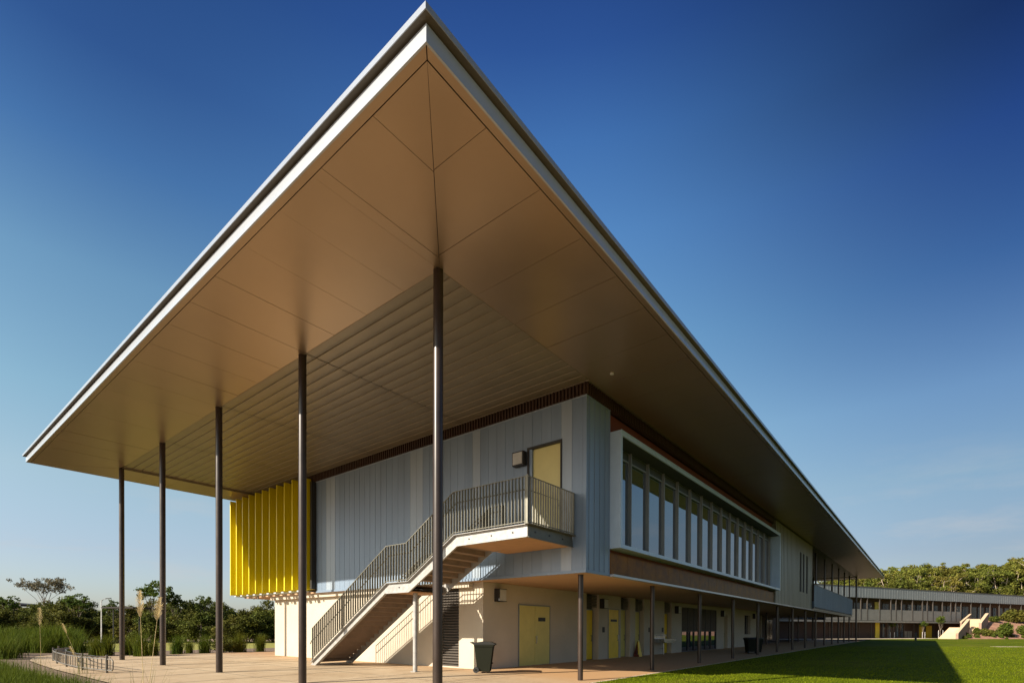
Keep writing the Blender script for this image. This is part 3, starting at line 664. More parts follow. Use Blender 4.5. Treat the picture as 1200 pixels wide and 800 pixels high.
# ------------------------------------------------------------------ wheelie bins
def make_bin(name, loc, rz, label, group=None):
    t = empty(name, loc, rz, label=label, cat='wheelie bin', group=group)
    b = MB()
    # tapered body, front is +x, wheels at -x
    lo = [(-.20,-.22,.06),(.22,-.22,.04),(.22,.22,.04),(-.20,.22,.06)]; hi = [(-.30,-.28,.93),(.34,-.28,.93),(.34,.28,.93),(-.30,.28,.93)]
    b.hexa(lo+hi); b.hexa([(-.31,-.30,.90),(.355,-.30,.90),(.355,.30,.90),(-.31,.30,.90),(-.31,-.30,.965),(.36,-.30,.965),(.36,.30,.965),(-.31,.30,.965)])
    b.box(.255,.30,-.18,.18,.30,.34)
    for yy in (-.16,.16): b.hexa([(.20,yy-.015,.05),(.235,yy-.015,.05),(.235,yy+.015,.05),(.20,yy+.015,.05),(.30,yy-.015,.9),(.345,yy-.015,.9),(.345,yy+.015,.9),(.30,yy+.015,.9)])
    b.build('body', M['binbody'], t)
    l = MB(); prof = [(-.34,.97),(-.30,1.035),(.0,1.075),(.25,1.06),(.40,1.0),(.41,.95),(.36,.968),(-.34,.968)]
    l.prism(prof, 'Y', -.31, .31); l.box(.405,.43,-.2,.2,.95,.975); l.build('lid', M['binlid'], t)
    h = MB(); h.tube([(-.30,-.22,.98),(-.43,-.22,1.04),(-.43,.22,1.04),(-.30,.22,.98)], .018, 8); h.build('handle', M['binlid'], t)
    for yy in (-.25,.25):
        w = MB(); w.tube([(-.24,yy-.03,.10),(-.24,yy+.03,.10)], .10, 18); wo = w.build('wheel', M['rubber'], t)
        hb = MB(); hb.tube([(-.24,yy-.034,.10),(-.24,yy+.034,.10)], .04, 10); hb.build('hub', M['binbody'], wo)
    ax = MB(); ax.tube([(-.24,-.25,.10),(-.24,.25,.10)], .015, 6); ax.build('axle', M['steel'], t)
    return t
b1 = make_bin('wheelie_bin', (13.36, 12.0, 0), R_(-55), 'olive wheelie bin with a black lid at the corner of the cream wall')
b2 = copy_tree(b1); b2.location = (37.2, 9.35, -.08); b2.rotation_euler.z = R_(40); b2['label'] = 'dark bin, left of the two standing together beside a far colonnade post'; b2['group'] = 'bins by the far colonnade post'
b3 = copy_tree(b1); b3.location = (38.3, 9.2, -.08); b3.rotation_euler.z = R_(-60); b3['label'] = 'dark bin, right of the two standing together beside a far colonnade post'; b3['group'] = 'bins by the far colonnade post'

# wash trough
t = empty('wash_trough', (30.0, 12.3, 0), label='stainless steel wash trough on a pipe leg by the cream wall', cat='trough')
a = MB(); a.prism([(-.9+0,.95),(.9,.95),(.9,.80),(.6,.72),(-.6,.72),(-.9,.80)], 'Y', -.28, .40); a.box(-.92,.92,.40,.46,.9,1.2); a.build('basin', M['steel'], t)
a = MB(); a.tube([(-.1,.1,0),(-.1,.1,.74)], .035, 10); a.tube([(-.1,.1,.45),(.15,.2,.35),(.15,.45,.35)], .03, 8); a.build('waste_pipe', M['steel'], t)
for xx in (-.5,0,.5):
    a = MB(); a.tube([(xx,.4,1.12),(xx,.2,1.18),(xx,.18,1.08)], .015, 8); a.build('tap', M['steel'], t)
# floor sign leaning
t = empty('floor_sign', (26.85, 12.45, 0), label='small yellow and dark red folding board standing by the pale recessed door', cat='floor sign')
a = MB(); a.hexa([(-.22,-.02,0),(.18,-.02,0),(.18,.02,0),(-.22,.02,0),(-.10,-.02+.12,.85),(.08,-.02+.12,.85),(.08,.02+.12,.85),(-.10,.02+.12,.85)]); a.build('front_board', M['ochre'], t)
a = MB(); a.hexa([(-.26,.26,0),(.18,.26,0),(.18,.30,0),(-.26,.30,0),(-.12,.11,.85),(.08,.11,.85),(.08,.15,.85),(-.12,.15,.85)]); a.box(-.27,-.235,-.02,.28,0,.12); a.build('back_board', M['darkred'], t)

# ------------------------------------------------------------------ bike rack
t = empty('bicycle_rack', (5.0, 24, 0), label='long curved steel bicycle rack of rails and hoops at the paving edge', cat='bicycle rack')
path = [(5.02,20.95),(4.85,22.2),(4.75,23.6),(4.74,25.0),(4.80,26.5),(4.90,28.0),(5.05,29.6),(5.28,31.2),(5.62,32.8),(6.15,34.3)]
def pth(s):   # arc sampling
    s = max(0, min(len(path)-1.001, s)); i = int(s); f = s-i; return (path[i][0]*(1-f)+path[i+1][0]*f, path[i][1]*(1-f)+path[i+1][1]*f)
tp = [(*p, .46) for p in path]; bt = [(*p, .09) for p in path]
a = MB(); a.tube([(path[0][0],path[0][1]+.04,.09),(path[0][0]+.01,path[0][1]-.06,.14),(path[0][0]+.01,path[0][1]-.06,.41),(path[0][0],path[0][1]+.04,.46)]+tp[1:], .02, 8); a.tube(bt, .02, 8)
a.build('rail', M['rack'], t, (5,24,0), smooth=True)
tp2 = [(x+.45, y+.1, .46) for x, y in path[1:]]; a = MB(); a.tube(tp2, .02, 8); a.build('rail', M['rack'], t, (5,24,0), smooth=True)
for i in range(37):
    x, y = pth(i*.245+.12); a = MB(); a.tube([(x,y,.09),(x,y,.46)], .014, 6)
    if i > 3: a.tube([(x,y,.46),(x+.2,y+.04,.50),(x+.45,y+.08,.46)], .012, 6)
    a.build('hoop', M['rack'], t, (5,24,0))
for s_ in (.3, 1.9, 3.6, 5.3, 6.9, 8.5):
    x, y = pth(s_); a = MB(); a.box(x-.03, x+.03, y-.03, y+.03, 0, .60); a.build('post', M['rack'], t, (5,24,0))

# ------------------------------------------------------------------ far building (local frame: x along the facade, y away from the camera)
FO = (117.3, 10.66, 0); FRZ = R_(-26.785); cF, sF = math.cos(FRZ), math.sin(FRZ)
FB = empty('classroom_building', FO, FRZ, label='long two storey building with a grey ribbed fascia and gallery across the lawn', cat='building')
def fp(mb, name, m, parent=FB, **k): return mb.build(name, m, parent, (0,0,0), **k)
def toF(x, y, z): return (FO[0]+x*cF-y*sF, FO[1]+x*sF+y*cF, z)
L0, L1 = -45, 90
a = MB(); a.box(L0, L1, 0, .12, 7.72, 9.70)
x = L0
while x < L1: a.box(x, x+.12, -.015, 0, 7.72, 9.70); x += .85
frf = MB(); frf.prism([(-.06,9.72),(-.06,9.86),(9,10.4),(16,9.86),(16,9.72)], 'X', L0-.3, L1+.3); fr = fp(frf, 'roof', M['recess']); fp(a, 'fascia', M['farmetal'], fr)
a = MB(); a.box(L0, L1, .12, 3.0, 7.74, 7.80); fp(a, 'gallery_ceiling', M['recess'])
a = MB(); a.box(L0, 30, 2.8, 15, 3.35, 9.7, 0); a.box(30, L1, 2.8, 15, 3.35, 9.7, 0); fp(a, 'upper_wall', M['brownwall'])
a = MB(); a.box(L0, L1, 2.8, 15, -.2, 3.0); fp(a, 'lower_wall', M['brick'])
a = MB(); a.box(L0, L1, 0, 15, 3.02, 3.33); fp(a, 'gallery_slab', M['farpanel'])
posts = [-9, -5.4, -1.9, 1.44, 3.39, 7.24, 10.85, 12.53, 14.4, 18.08, 21.57, 23.28, 25.32, 28.85, 32.0, 33.9, 36.0, 40, 44, 48, 52, 57, 62]
for x in posts:
    a = MB(); a.box(x-.09, x+.09, .02, .2, 3.34, 7.73); 
    if x < 31: a.box(x-.07, x+.07, 1.6, 1.75, -.15, 3.01)
    fp(a, 'gallery_post', M['binbody'] if False else M['farpost'])
for x0, x1 in zip(posts, posts[1:]):
    if x1 > 36.5: break
    a = MB(); a.box(x0+.13, x1-.13, .05, .10, 3.40, 5.52); fp(a, 'balustrade_panel', M['farpanel'])
# windows and doors, upper and lower
rw = random.Random(11)
x = L0+2
while x < 62:
    w = rw.uniform(1.4, 2.6)
    if not (9.9 < x+w/2 < 11.8):
        a = MB(); a.box(x, x+w, 2.72, 2.79, 3.6, 6.9); wo = fp(a, 'window', M['farwin'])
        if rw.random() < .6: f = MB(); f.box(x+w*.45, x+w*.45+.1, 2.66, 2.72, 3.6, 6.9); f.box(x, x+.08, 2.66, 2.72, 3.6, 6.9); fp(f, 'mullion', M['balcony'], wo)
    x += w+rw.uniform(.5, 1.8)
a = MB(); a.box(10.2, 11.6, 2.7, 2.79, 3.4, 7.2); fp(a, 'door', M['yellowdoor'])
a = MB(); a.box(10.4, 11.7, 2.7, 2.79, -.1, 3.0); fp(a, 'door', M['yellowdoor'])
a = MB(); a.box(25.6, 27.0, 2.7, 2.79, -.1, 2.6); fp(a, 'door', M['ochre']); a = MB(); a.box(28.2, 30.2, 2.7, 2.79, -.1, 2.5); fp(a, 'door', M['ochre'])
for x in (12.4, 14.4, 17.2, 18.8): a = MB(); a.box(x, x+1.1, 2.72, 2.79, .1, 2.8); wo = fp(a, 'window', M['farwin']); f = MB(); f.box(x+.5, x+.58, 2.66, 2.72, .1, 2.8); fp(f, 'mullion', M['balcony'], wo)
for x in (20.2, 21.2, 22.0): a = MB(); a.box(x, x+.7, 2.6, 2.7, .0, 1.3); fp(a, 'service_box', M['farpanel'])
for x in (8.6, 21.6, 26.6, 39.6): a = MB(); a.tube([(x, 2.5, 6.3), (x, 2.79, 6.3)], .22, 12); fp(a, 'round_wall_light', M['lamp'])
# path in front
a = MB()
a.add([toF(-45,-3.2,-.122), toF(9.2,-3.2,-.122), toF(9.2,2.8,-.122), toF(-45,2.8,-.122)], [(0,1,2,3)]); a.add([toF(9.2,-4.2,-.122), toF(22,-4.2,-.122), toF(22,2.8,-.122), toF(9.2,2.8,-.122)], [(0,1,2,3)])
tag(a.build('far_path', M['pathway']), 'pale concrete path along the far building', kind='structure')

# terraced garden slope in front of the far right half
def lerp(a, b, t): return a+(b-a)*t
gm = MB(); rows = 13; colsn = 26
foot0 = np.array(atd(1121, 748, 99)); foot0[2] = -.14
for j in range(rows+1):
    for i in range(colsn+1):
        xx = 1121+i*9; t_ = j/rows
        Df = 99 + (xx-1121)*.005
        Db = 113 + (xx-1121)*.14
        d = lerp(Df, Db, t_)
        p = atd(xx, 740, d)
        hgt = -.16 + 3.9*(sm(t_*1.5) if t_ < .66 else 1)*(.22+.78*sm((xx-1136)/18))
        if t_ > 0: hgt += (math.sin(i*1.7+j*2.3)*.12+math.sin(i*.6)*.15)*(1 if 0 < t_ < .9 else 0)
        gm.v.append((p[0], p[1], hgt))
for j in range(rows):
    for i in range(colsn): q = j*(colsn+1)+i; gm.f.append((q, q+1, q+colsn+2, q+colsn+1)); gm.m.append(0)
gslope = gm.build('garden_slope', M['redmulch'], smooth=True); tag(gslope, 'red brown mulched garden slope rising to the right', kind='structure')
def slope_z(xx, t_): return -.16+3.9*(sm(t_*1.5) if t_ < .66 else 1)
# outdoor stairs
t = empty('garden_stairs', tuple(atd(1122, 748, 101)[:2])+(0,), label='pale concrete garden stairs with sloping parapet walls rising from the lawn', cat='steps')
ORG = tuple(t.location)
def P3(x, D, z): p = atd(x, 740, D); return Vector((p[0], p[1], z))
def flight(A, Bp, C, Dp, n, z0, z1, name):  # A,B bottom left/right ; C,D top left/right (xy)
    a = MB()
    for i in range(n):
        f0, f1 = i/n, (i+1)/n; z = z0+(z1-z0)*(i+1)/n
        l0, r0, l1, r1 = A.lerp(C, f0), Bp.lerp(Dp, f0), A.lerp(C, f1), Bp.lerp(Dp, f1)
        a.hexa([(l0.x,l0.y,-.2),(r0.x,r0.y,-.2),(r1.x,r1.y,-.2),(l1.x,l1.y,-.2),(l0.x,l0.y,z),(r0.x,r0.y,z),(r1.x,r1.y,z),(l1.x,l1.y,z)])
    return a.build(name, M['sandstone'], t, ORG)
A, Bq, C, Dq = P3(1099.5,99.5,0), P3(1121,98.5,0), P3(1113,106,0), P3(1124.5,105,0)
flight(A, Bq, C, Dq, 13, -.13, 2.1, 'flight')
E_, F_ = P3(1118,107.5,0), P3(1134,106.5,0)
a = MB(); a.hexa([(C.x,C.y,-.2),(Dq.x,Dq.y,-.2),(F_.x,F_.y,-.2),(E_.x,E_.y,-.2),(C.x,C.y,2.1),(Dq.x,Dq.y,2.1),(F_.x,F_.y,2.1),(E_.x,E_.y,2.1)]); a.build('landing', M['sandstone'], t, ORG)
A2, B2, C2, D2 = P3(1134,104,0), P3(1147.5,103.4,0), P3(1136.5,111.5,0), P3(1148.5,111,0)
flight(A2, B2, C2, D2, 12, 1.5, 3.95, 'flight')
def parapet(pts, w, mt, name='parapet_wall'):
    a = MB()
    for (x0, D0, zt0), (x1, D1, zt1) in zip(pts, pts[1:]):
        p, q = P3(x0, D0, 0), P3(x1, D1, 0); dd = (q-p).normalized(); n_ = Vector((-dd.y, dd.x, 0))*w/2
        a.hexa([(p.x-n_.x,p.y-n_.y,-.2),(p.x+n_.x,p.y+n_.y,-.2),(q.x+n_.x,q.y+n_.y,-.2),(q.x-n_.x,q.y-n_.y,-.2),(p.x-n_.x,p.y-n_.y,zt0),(p.x+n_.x,p.y+n_.y,zt0),(q.x+n_.x,q.y+n_.y,zt1),(q.x-n_.x,q.y-n_.y,zt1)])
    o = a.build(name, mt, t, ORG)
    c = MB()
    for (x0, D0, zt0), (x1, D1, zt1) in zip(pts, pts[1:]):
        p, q = P3(x0, D0, zt0+.05), P3(x1, D1, zt1+.05); c.bar(p, q, w+.12, .12)
    c.build('coping', M['sandstone'], o, ORG)
parapet([(1121.5,98.2,1.0),(1135,104.5,3.75)], .4, M['sandstone_dark'])
parapet([(1148.5,103.0,3.0),(1156.5,108.0,5.0)], .4, M['sandstone_dark'])
parapet([(1126,108.5,3.2),(1137,113.0,5.0)], .25, M['sandstone_dark'])

# lawn patch, bollard
pt = atz(1171, 757, -.13); pq = atz(1194, 757.6, -.13)
a = MB(); pm = (pt+pq)/2; a.box(-1.4, 1.4, -.55, .55, -.128, -.115); o = a.build('concrete_pad', M['pathway'], loc=(pm[0], pm[1], 0)); o.rotation_euler.z = R_(-50); tag(o, 'pale concrete pad set in the sunny lawn', kind='structure')
bpz = atz(1073, 750, -.13); t = empty('bollard', (bpz[0], bpz[1], -.13), label='short dark bollard at the far edge of the lawn', cat='bollard')
a = MB(); a.tube([(0,0,0),(0,0,1.15)], .14, 14); a.build('post', M['black'], t); a = MB(); a.tube([(0,0,1.15),(0,0,1.22),(0,0,1.26)], [.17,.17,.08], 14); a.build('cap', M['black'], t)

# ------------------------------------------------------------------ vegetation
def leaf_cloud(rng, centers, n, size, flat=.75):
    """centers: list of (x,y,z,rx,rz,weight)"""
    C = np.array(centers); w = C[:,5]/C[:,5].sum(); idx = rng.choice(len(C), n, p=w)
    d = rng.normal(size=(n,3)); d /= np.linalg.norm(d, axis=1)[:,None]
    r = rng.random(n)**(1/2.4)
    pos = C[idx,:3] + d*r[:,None]*np.stack([C[idx,3], C[idx,3], C[idx,4]], 1)
    pos += rng.normal(scale=.06, size=(n,3))*C[idx,3][:,None]
    nrm = d*.6+rng.normal(size=(n,3))*.7+np.array([0,0,.3]); nrm /= np.linalg.norm(nrm, axis=1)[:,None]
    ref = rng.normal(size=(n,3)); t1 = np.cross(nrm, ref); t1 /= np.linalg.norm(t1, axis=1)[:,None]; t2 = np.cross(nrm, t1)
    s = size*rng.uniform(.55, 1.35, n)[:,None]
    a = pos-t1*s*.5; b = pos-t2*s*.32*flat; c = pos+t1*s*.5; e = pos+t2*s*.32*flat
    V = np.stack([a,b,c,e], 1).reshape(-1,3); Fc = np.arange(4*n).reshape(n,4)
    return V, Fc
def tree_proto(name, seed, H, spread, trunk_h, bark, leaf, nleaf, lsize, nl=7, clump=.28, low=0.45, label='', cat='tree', group=None, crown_flat=.75, thick=.035, gap=1., wide=False):
    rng = np.random.default_rng(seed); rr = random.Random(seed)
    t = empty(name, (0,0,0), label=label, cat=cat, group=group)
    mb = MB(); r0 = H*thick
    lean = (rr.uniform(-.05,.05)*H, rr.uniform(-.05,.05)*H)
    tops = []
    main = [(0,0,-.3),(lean[0]*.3,lean[1]*.3,trunk_h*.5),(lean[0],lean[1],trunk_h)]
    mb.tube(main, [r0, r0*.8, r0*.62], 9)
    cen = []
    for i in range(nl):
        az = 2*math.pi*(i+rr.uniform(-.3,.3))/nl; el = rr.uniform(.25, 1.0)
        rad = spread*rr.uniform(.45,1.0)*(1.1-el*.5); zt = trunk_h+(H-trunk_h)*(low*rr.random()*.6+.25+.6*el*rr.uniform(.75,1))
        zt = min(zt, H*.93)
        if wide: zt = H*(.16+.74*((i*5) % nl)/nl*rr.uniform(.85,1.1)); rad = spread*rr.uniform(.5,1)*(1.0 if zt < H*.6 else .6)
        sx, sy, sz = lean[0]*rr.uniform(.5,1), lean[1]*rr.uniform(.5,1), trunk_h*rr.uniform(.65,1)
        ex, ey = lean[0]+math.cos(az)*rad, lean[1]+math.sin(az)*rad
        m1 = (sx+(ex-sx)*.45+rr.uniform(-.04,.04)*H, sy+(ey-sy)*.45+rr.uniform(-.04,.04)*H, sz+(zt-sz)*.5+rr.uniform(-.02,.04)*H)
        mb.tube([(sx,sy,sz), m1, (ex,ey,zt)], [r0*.42, r0*.26, r0*.08], 6)
        cr0 = clump*spread*2*rr.uniform(.6,1.05); cen.append((ex,ey,zt,cr0,cr0*crown_flat,cr0**2))
        for q in range(4):
            a2 = rr.uniform(0, 6.28); dd = rad*rr.uniform(.25,.6)*gap; f = rr.uniform(.4,1)
            bx, by, bz = m1[0]+(ex-m1[0])*f, m1[1]+(ey-m1[1])*f, m1[2]+(zt-m1[2])*f
            e2 = (bx+math.cos(a2)*dd, by+math.sin(a2)*dd, min(H*.98, bz+rr.uniform(-.05,.14)*H))
            mb.tube([(bx,by,bz), e2], [r0*.13, r0*.05], 5)
            c2_ = clump*spread*2*rr.uniform(.32,.7); cen.append((*e2, c2_, c2_*crown_flat, c2_**2))
    mb.build('trunk', bark, t, smooth=True)
    V, Fc = leaf_cloud(rng, cen, nleaf, lsize)
    fastmesh('crown', V, Fc, leaf, t)
    return t
def place(proto, used, loc, s, rz, label=None, group=None, sz=None):
    o = proto if not used.get(proto.name) else copy_tree(proto)
    used[proto.name] = True
    o.location = loc; o.scale = (s, s, sz or s); o.rotation_euler.z = rz
    if label: o['label'] = label
    if group: o['group'] = group
    return o
used = {}
# eucalypts behind the far building
gums = [tree_proto('gum_tree', 100+i, 18, 4.8+.5*(i % 3), 7.0, M['palebark'], M['leafA'], 5000, .5, nl=11, clump=.145, crown_flat=.6, thick=.020, gap=1.35, group='gum trees behind the far building') for i in range(5)]
rr = random.Random(5)
gp_ = [(985,150,678),(1000,150,676),(1014,146,673),(1028,150,672),(1042,140,671),(1056,152,672),(1068,142,668),(1079,150,663),(1092,156,671),(1103,142,674),(1112,150,666),(1124,158,668),(1134,146,668),(1146,152,664),(1157,160,665),(1168,148,666),(1179,156,663),(1190,150,660),(1203,158,656),(1215,150,658),(1228,160,656),(1050,175,666),(1085,178,668),(1120,180,664),(1160,182,660),(1195,180,656),(1020,172,672)]
looks = ['narrow','broad','open','leaning','tall','dense','pale limbed']
for i, (x, D, y) in enumerate(gp_):
    top = atd(x, y, D); h = top[2]+.2
    g_ = gums[i % 5]
    o = place(g_, used, (top[0], top[1], -.2), h/17.3, rr.uniform(0, 6.28), 'tall pale trunked gum tree rising behind the far building roof', 'gum trees behind the far building')
# scrub trees on the left
scr_ = [tree_proto('scrub_tree', 200+i, 6.0, 2.4, .9, M['bark'], M['leafB'], 5200, .32, nl=12, clump=.22, low=.0, crown_flat=.95, thick=.02, wide=True, group='scrub trees beyond the mown strip') for i in range(4)]
rr = random.Random(9)
skyline = [(-30,704),(0,700),(20,706),(45,708),(62,701),(85,697),(100,708),(118,716),(135,708),(150,712),(170,704),(190,708),(205,702),(222,706),(238,702),(252,708),(270,706),(290,708),(305,702),(325,704)]
def sky_y(x):
    for (a, ya), (b, yb) in zip(skyline, skyline[1:]):
        if a <= x <= b: return ya+(yb-ya)*(x-a)/(b-a)
    return 705
i = 0
for D, step, off, dy in ((62, 15, 0, 3), (70, 17, 7, 0), (56, 19, 4, 12)):
    x = -28+off
    while x < 335:
        y = sky_y(x)+dy+rr.uniform(-5, 6); top = atd(x, y, D+rr.uniform(-2,2)); h = max(2, top[2])
        o = place(scr_[i % 4], used, (top[0], top[1], -.05), h/5.8, rr.uniform(0, 6.28), 'dark green scrub tree in the belt beyond the mown grass', 'scrub trees beyond the mown strip', sz=h/5.8*1.0)
        sx = max(.8, h/5.8); o.scale = (sx, sx, h/5.8)
        i += 1; x += step*rr.uniform(.8, 1.2)
for i in range(26):
    x = 960+i*11+rr.uniform(-4,4); D = 134+rr.uniform(-3,6) if x < 1090 else 146+rr.uniform(-3,6); top = atd(x, 679 if x < 1110 else 683, D); h = top[2]+.2
    o = place(scr_[i % 4], used, (top[0], top[1], -.2), h/5.8, rr.uniform(0, 6.28), 'leafy understorey tree below the gums behind the far roof', 'understorey trees behind the far building'); o.scale = (h/7.5, h/7.5, h/5.8)
# umbrella-shaped tree and layered tree
ut = tree_proto('umbrella_tree', 301, 8.2, 3.7, 5.4, M['bark'], M['leafD'], 3000, .27, nl=11, clump=.135, low=.35, crown_flat=.6, thick=.013, label='tall thin tree with a flat silvery umbrella crown above the left scrub', gap=1.2)
p = atd(53, 679, 66); ut.location = (p[0], p[1], 0); ut.scale = (p[2]/8.0*.80, p[2]/8.0*.80, p[2]/8.0)
lt = tree_proto('layered_tree', 311, 7.5, 2.3, 3.0, M['bark'], M['leafC'], 1500, .34, nl=9, clump=.17, low=.6, crown_flat=.4, thick=.014, label='taller tree with open layered branches behind the second tall column', gap=1.2)
p = atd(178, 683, 58); lt.location = (p[0], p[1], 0); lt.scale = (p[2]/7.2,)*3
for i, (x, y, D, w_, lab) in enumerate([(86, 697, 57, .8, 'thin tree standing just above the scrub left of the street light'), (207, 698, 60, .55, 'thin tree with a spiky top right of the second tall column'), (240, 699, 60, .5, 'thin tree rising just left of the middle tall column'), (132, 704, 58, .6, 'thin leafy tree right beside the left end column'), (8, 699, 62, .6, 'thin leafy tree at the left edge of the scrub belt')]):
    c_ = copy_tree(lt); p = atd(x, y, D); c_.location = (p[0], p[1], 0); c_.scale = (p[2]/7.2*w_*1.2, p[2]/7.2*w_*1.2, p[2]/7.2); c_.rotation_euler.z = i*1.7+.5; c_['label'] = lab
# saplings and garden shrubs near the far building
sap = [tree_proto('sapling', 400+i, 4.0, .9, 1.6, M['bark'], M['leafC'], 900, .22, nl=5, clump=.33, thick=.016) for i in range(2)]
sl_ = [(1016, 105, 724.5, 'dark thin sapling left of the yellow doors on the far lawn edge'), (1046, 106, 729, 'bushy sapling in a white guard in front of the dark far windows'), (1082, 107, 728, 'sapling with paired pale stakes in front of the deep yellow doors'), (1102, 106, 723, 'taller sapling beside the foot of the garden stairs')]
for i, (x, D, y, lab) in enumerate(sl_):
    p = atd(x, y, D); o = place(sap[i % 2], used, (p[0], p[1], -.13), (p[2]+.13)/3.9, i*1.3, lab); o['category'] = 'tree'
    for q in range(2):
        a = MB(); a.tube([((q-.5)*.9,.1,0),((q-.5)*.9,.1,1.5)], .05, 6); a.build('stake', M['kerb'], o)
def bush_proto(seed, leaf, name='shrub', n=1500, size=.2):
    rng = np.random.default_rng(seed); rr2 = random.Random(seed); t = empty(name, cat='shrub'); mb = MB()
    cen = [(rr2.uniform(-.5,.5), rr2.uniform(-.5,.5), rr2.uniform(.3,.75), .42, .36, 1) for _ in range(7)]
    for c in cen: mb.tube([(0,0,-.1),(c[0]*.8,c[1]*.8,c[2])], [.03,.01], 5)
    mb.build('stem', M['bark'], t); V, Fc = leaf_cloud(rng, cen, n, size); fastmesh('foliage', V, Fc, leaf, t); return t
bp1 = bush_proto(501, M['leafC']); bp2 = bush_proto(502, M['leafB'])
sh = [(1144,103,1.35,'low round shrub just right of the garden stair flight'),(1158,102.5,1.9,'round green shrub in the middle of the red mulch slope'),(1176,103,2.7,'tall leafy shrub on the red mulch slope'),(1189,112,3.6,'large dark shrub in front of the far upper windows'),(1203,104,2.2,'green shrub at the right edge of the slope'),(1163,110,1.6,'small shrub at the top of the slope beside the stair parapet'),(1181,103.6,1.4,'dark low shrub beside the tall leafy one on the slope'),(1202,114,3.0,'leafy shrub at the right edge in front of the far building')]
for i, (x, D, h, lab) in enumerate(sh):
    p = atd(x, 740, D); Df = 99+(x-1121)*.005; Db = 113+(x-1121)*.14; t_ = (D-Df)/(Db-Df)
    place((bp1, bp2)[i % 2], used, (p[0], p[1], slope_z(x, t_)-.1), h*.9, i*2.1, lab)
# small ground plants on the slope
for i in range(16):
    x = rr.uniform(1128, 1205); D = rr.uniform(99.5, 103); Df = 99+(x-1121)*.005; Db = 113+(x-1121)*.14; t_ = (D-Df)/(Db-Df); p = atd(x, 740, D)
    place((bp1, bp2)[i % 2], used, (p[0], p[1], slope_z(x, t_)-.12), rr.uniform(.45,.8), i, 'small ground plant dotted over the red mulch slope', 'small plants on the mulch slope')

# tussocks
def blades(rng, n, h, r, w, cen=(0,0), droop=.5, segs=3, spread=0.):
    az = rng.uniform(0, 2*np.pi, n); hh = h*rng.uniform(.55, 1.05, n); rad = r*rng.uniform(.15, 1, n); bx = rng.normal(scale=.10*h+spread, size=n)+cen[0]; by = rng.normal(scale=.10*h+spread, size=n)+cen[1]
    ca, sa = np.cos(az), np.sin(az); V = []; 
    for k in range(segs+1):
        t = k/segs; out = rad*t**1.7; z = hh*(t-.32*droop*(rad/r)*t**3); ww = w*(1-t)**.7*(.5 if k == segs else 1)
        px, py = bx+ca*out, by+sa*out
        V.append(np.stack([px-sa*ww, py+ca*ww, z], 1)); V.append(np.stack([px+sa*ww, py-ca*ww, z], 1))
    V = np.stack(V, 1).reshape(-1, 3); m = 2*(segs+1)
    F = []
    base = np.arange(n)*m
    for k in range(segs): F.append(np.stack([base+2*k, base+2*k+1, base+2*k+3, base+2*k+2], 1))
    return V, np.concatenate(F)
tus = []
for i in range(3):
    rng = np.random.default_rng(600+i); t = empty('grass_tussock', cat='grass clump', group='grass clumps along the paving edge'); V, Fc = blades(rng, 420, 1.6, .75, .012); fastmesh('blades', V, Fc, M['blade'], t); tus.append(t)
cl_ = [(125,768,1.35),(165,769,1.5),(150,767,1.2),(208,766,1.3),(222,765,.9),(240,765,1.3),(281,764,1.45),(305,763,1.25),(268,763,1.0),(112,768,1.2),(180,768,1.1)]
nm = {125:'behind the left end column',165:'between the two leftmost tall columns'}
for i, (x, y, h) in enumerate(cl_):
    p = atz(x, y, 0); D = (p-CAM)@FW; p = atd(x, y, D+.6)
    place(tus[i % 3], used, (p[0], p[1], -.03), h/1.55, i*1.9, 'upright green grass clump in the row at the far edge of the paving', 'grass clumps along the paving edge')
# dark green round shrub in the row
b_ = bush_proto(511, M['leafB'], n=1400, size=.14); p = atz(266, 764, 0); b_.location = (p[0], p[1]+.4, -.03); b_.scale = (.95,)*3; tag(b_, 'dark rounded shrub in the grass row behind the third tall column', 'shrub')
# mass of tall grass, left
rng = np.random.default_rng(77); VV = []; FF = []; nb = 0
def addc(x, y, z, h, n, r=.7, w=.011):
    global nb
    V, Fc = blades(rng, n, h, h*.5, w, spread=.12); V = V+np.array([x, y, z]); VV.append(V); FF.append(Fc+nb); nb += len(V)
for i in range(130):
    u = rng.random(); px = rng.uniform(-60, 105) if rng.random() < .75 else rng.uniform(-60, 60)
    py = rng.uniform(762, 840)
    p = atz(px, py, 0); 
    D = (p-CAM)@FW
    if p[0] > left_edge(p[1])-.7-(.9 if D < 24 else 0): continue
    if D < 7: continue
    addc(p[0], p[1], -.03, rng.uniform(.45,.85) if D < 24 else rng.uniform(.9,1.7), 240, w=.008 if D < 20 else .013)
for i in range(60):
    px = rng.uniform(-40, 92); D = rng.uniform(30, 44); p = atd(px, 760, D)
    if p[0] > left_edge(p[1])-.5 and p[1] < 38: continue
    addc(p[0], p[1], -.03, rng.uniform(1.2,2.2), 220, w=.016)
tg = fastmesh('tall_grass', np.concatenate(VV), np.concatenate(FF), M['blade']); tag(tg, 'mass of long green grass filling the bed in the left corner', kind='stuff')
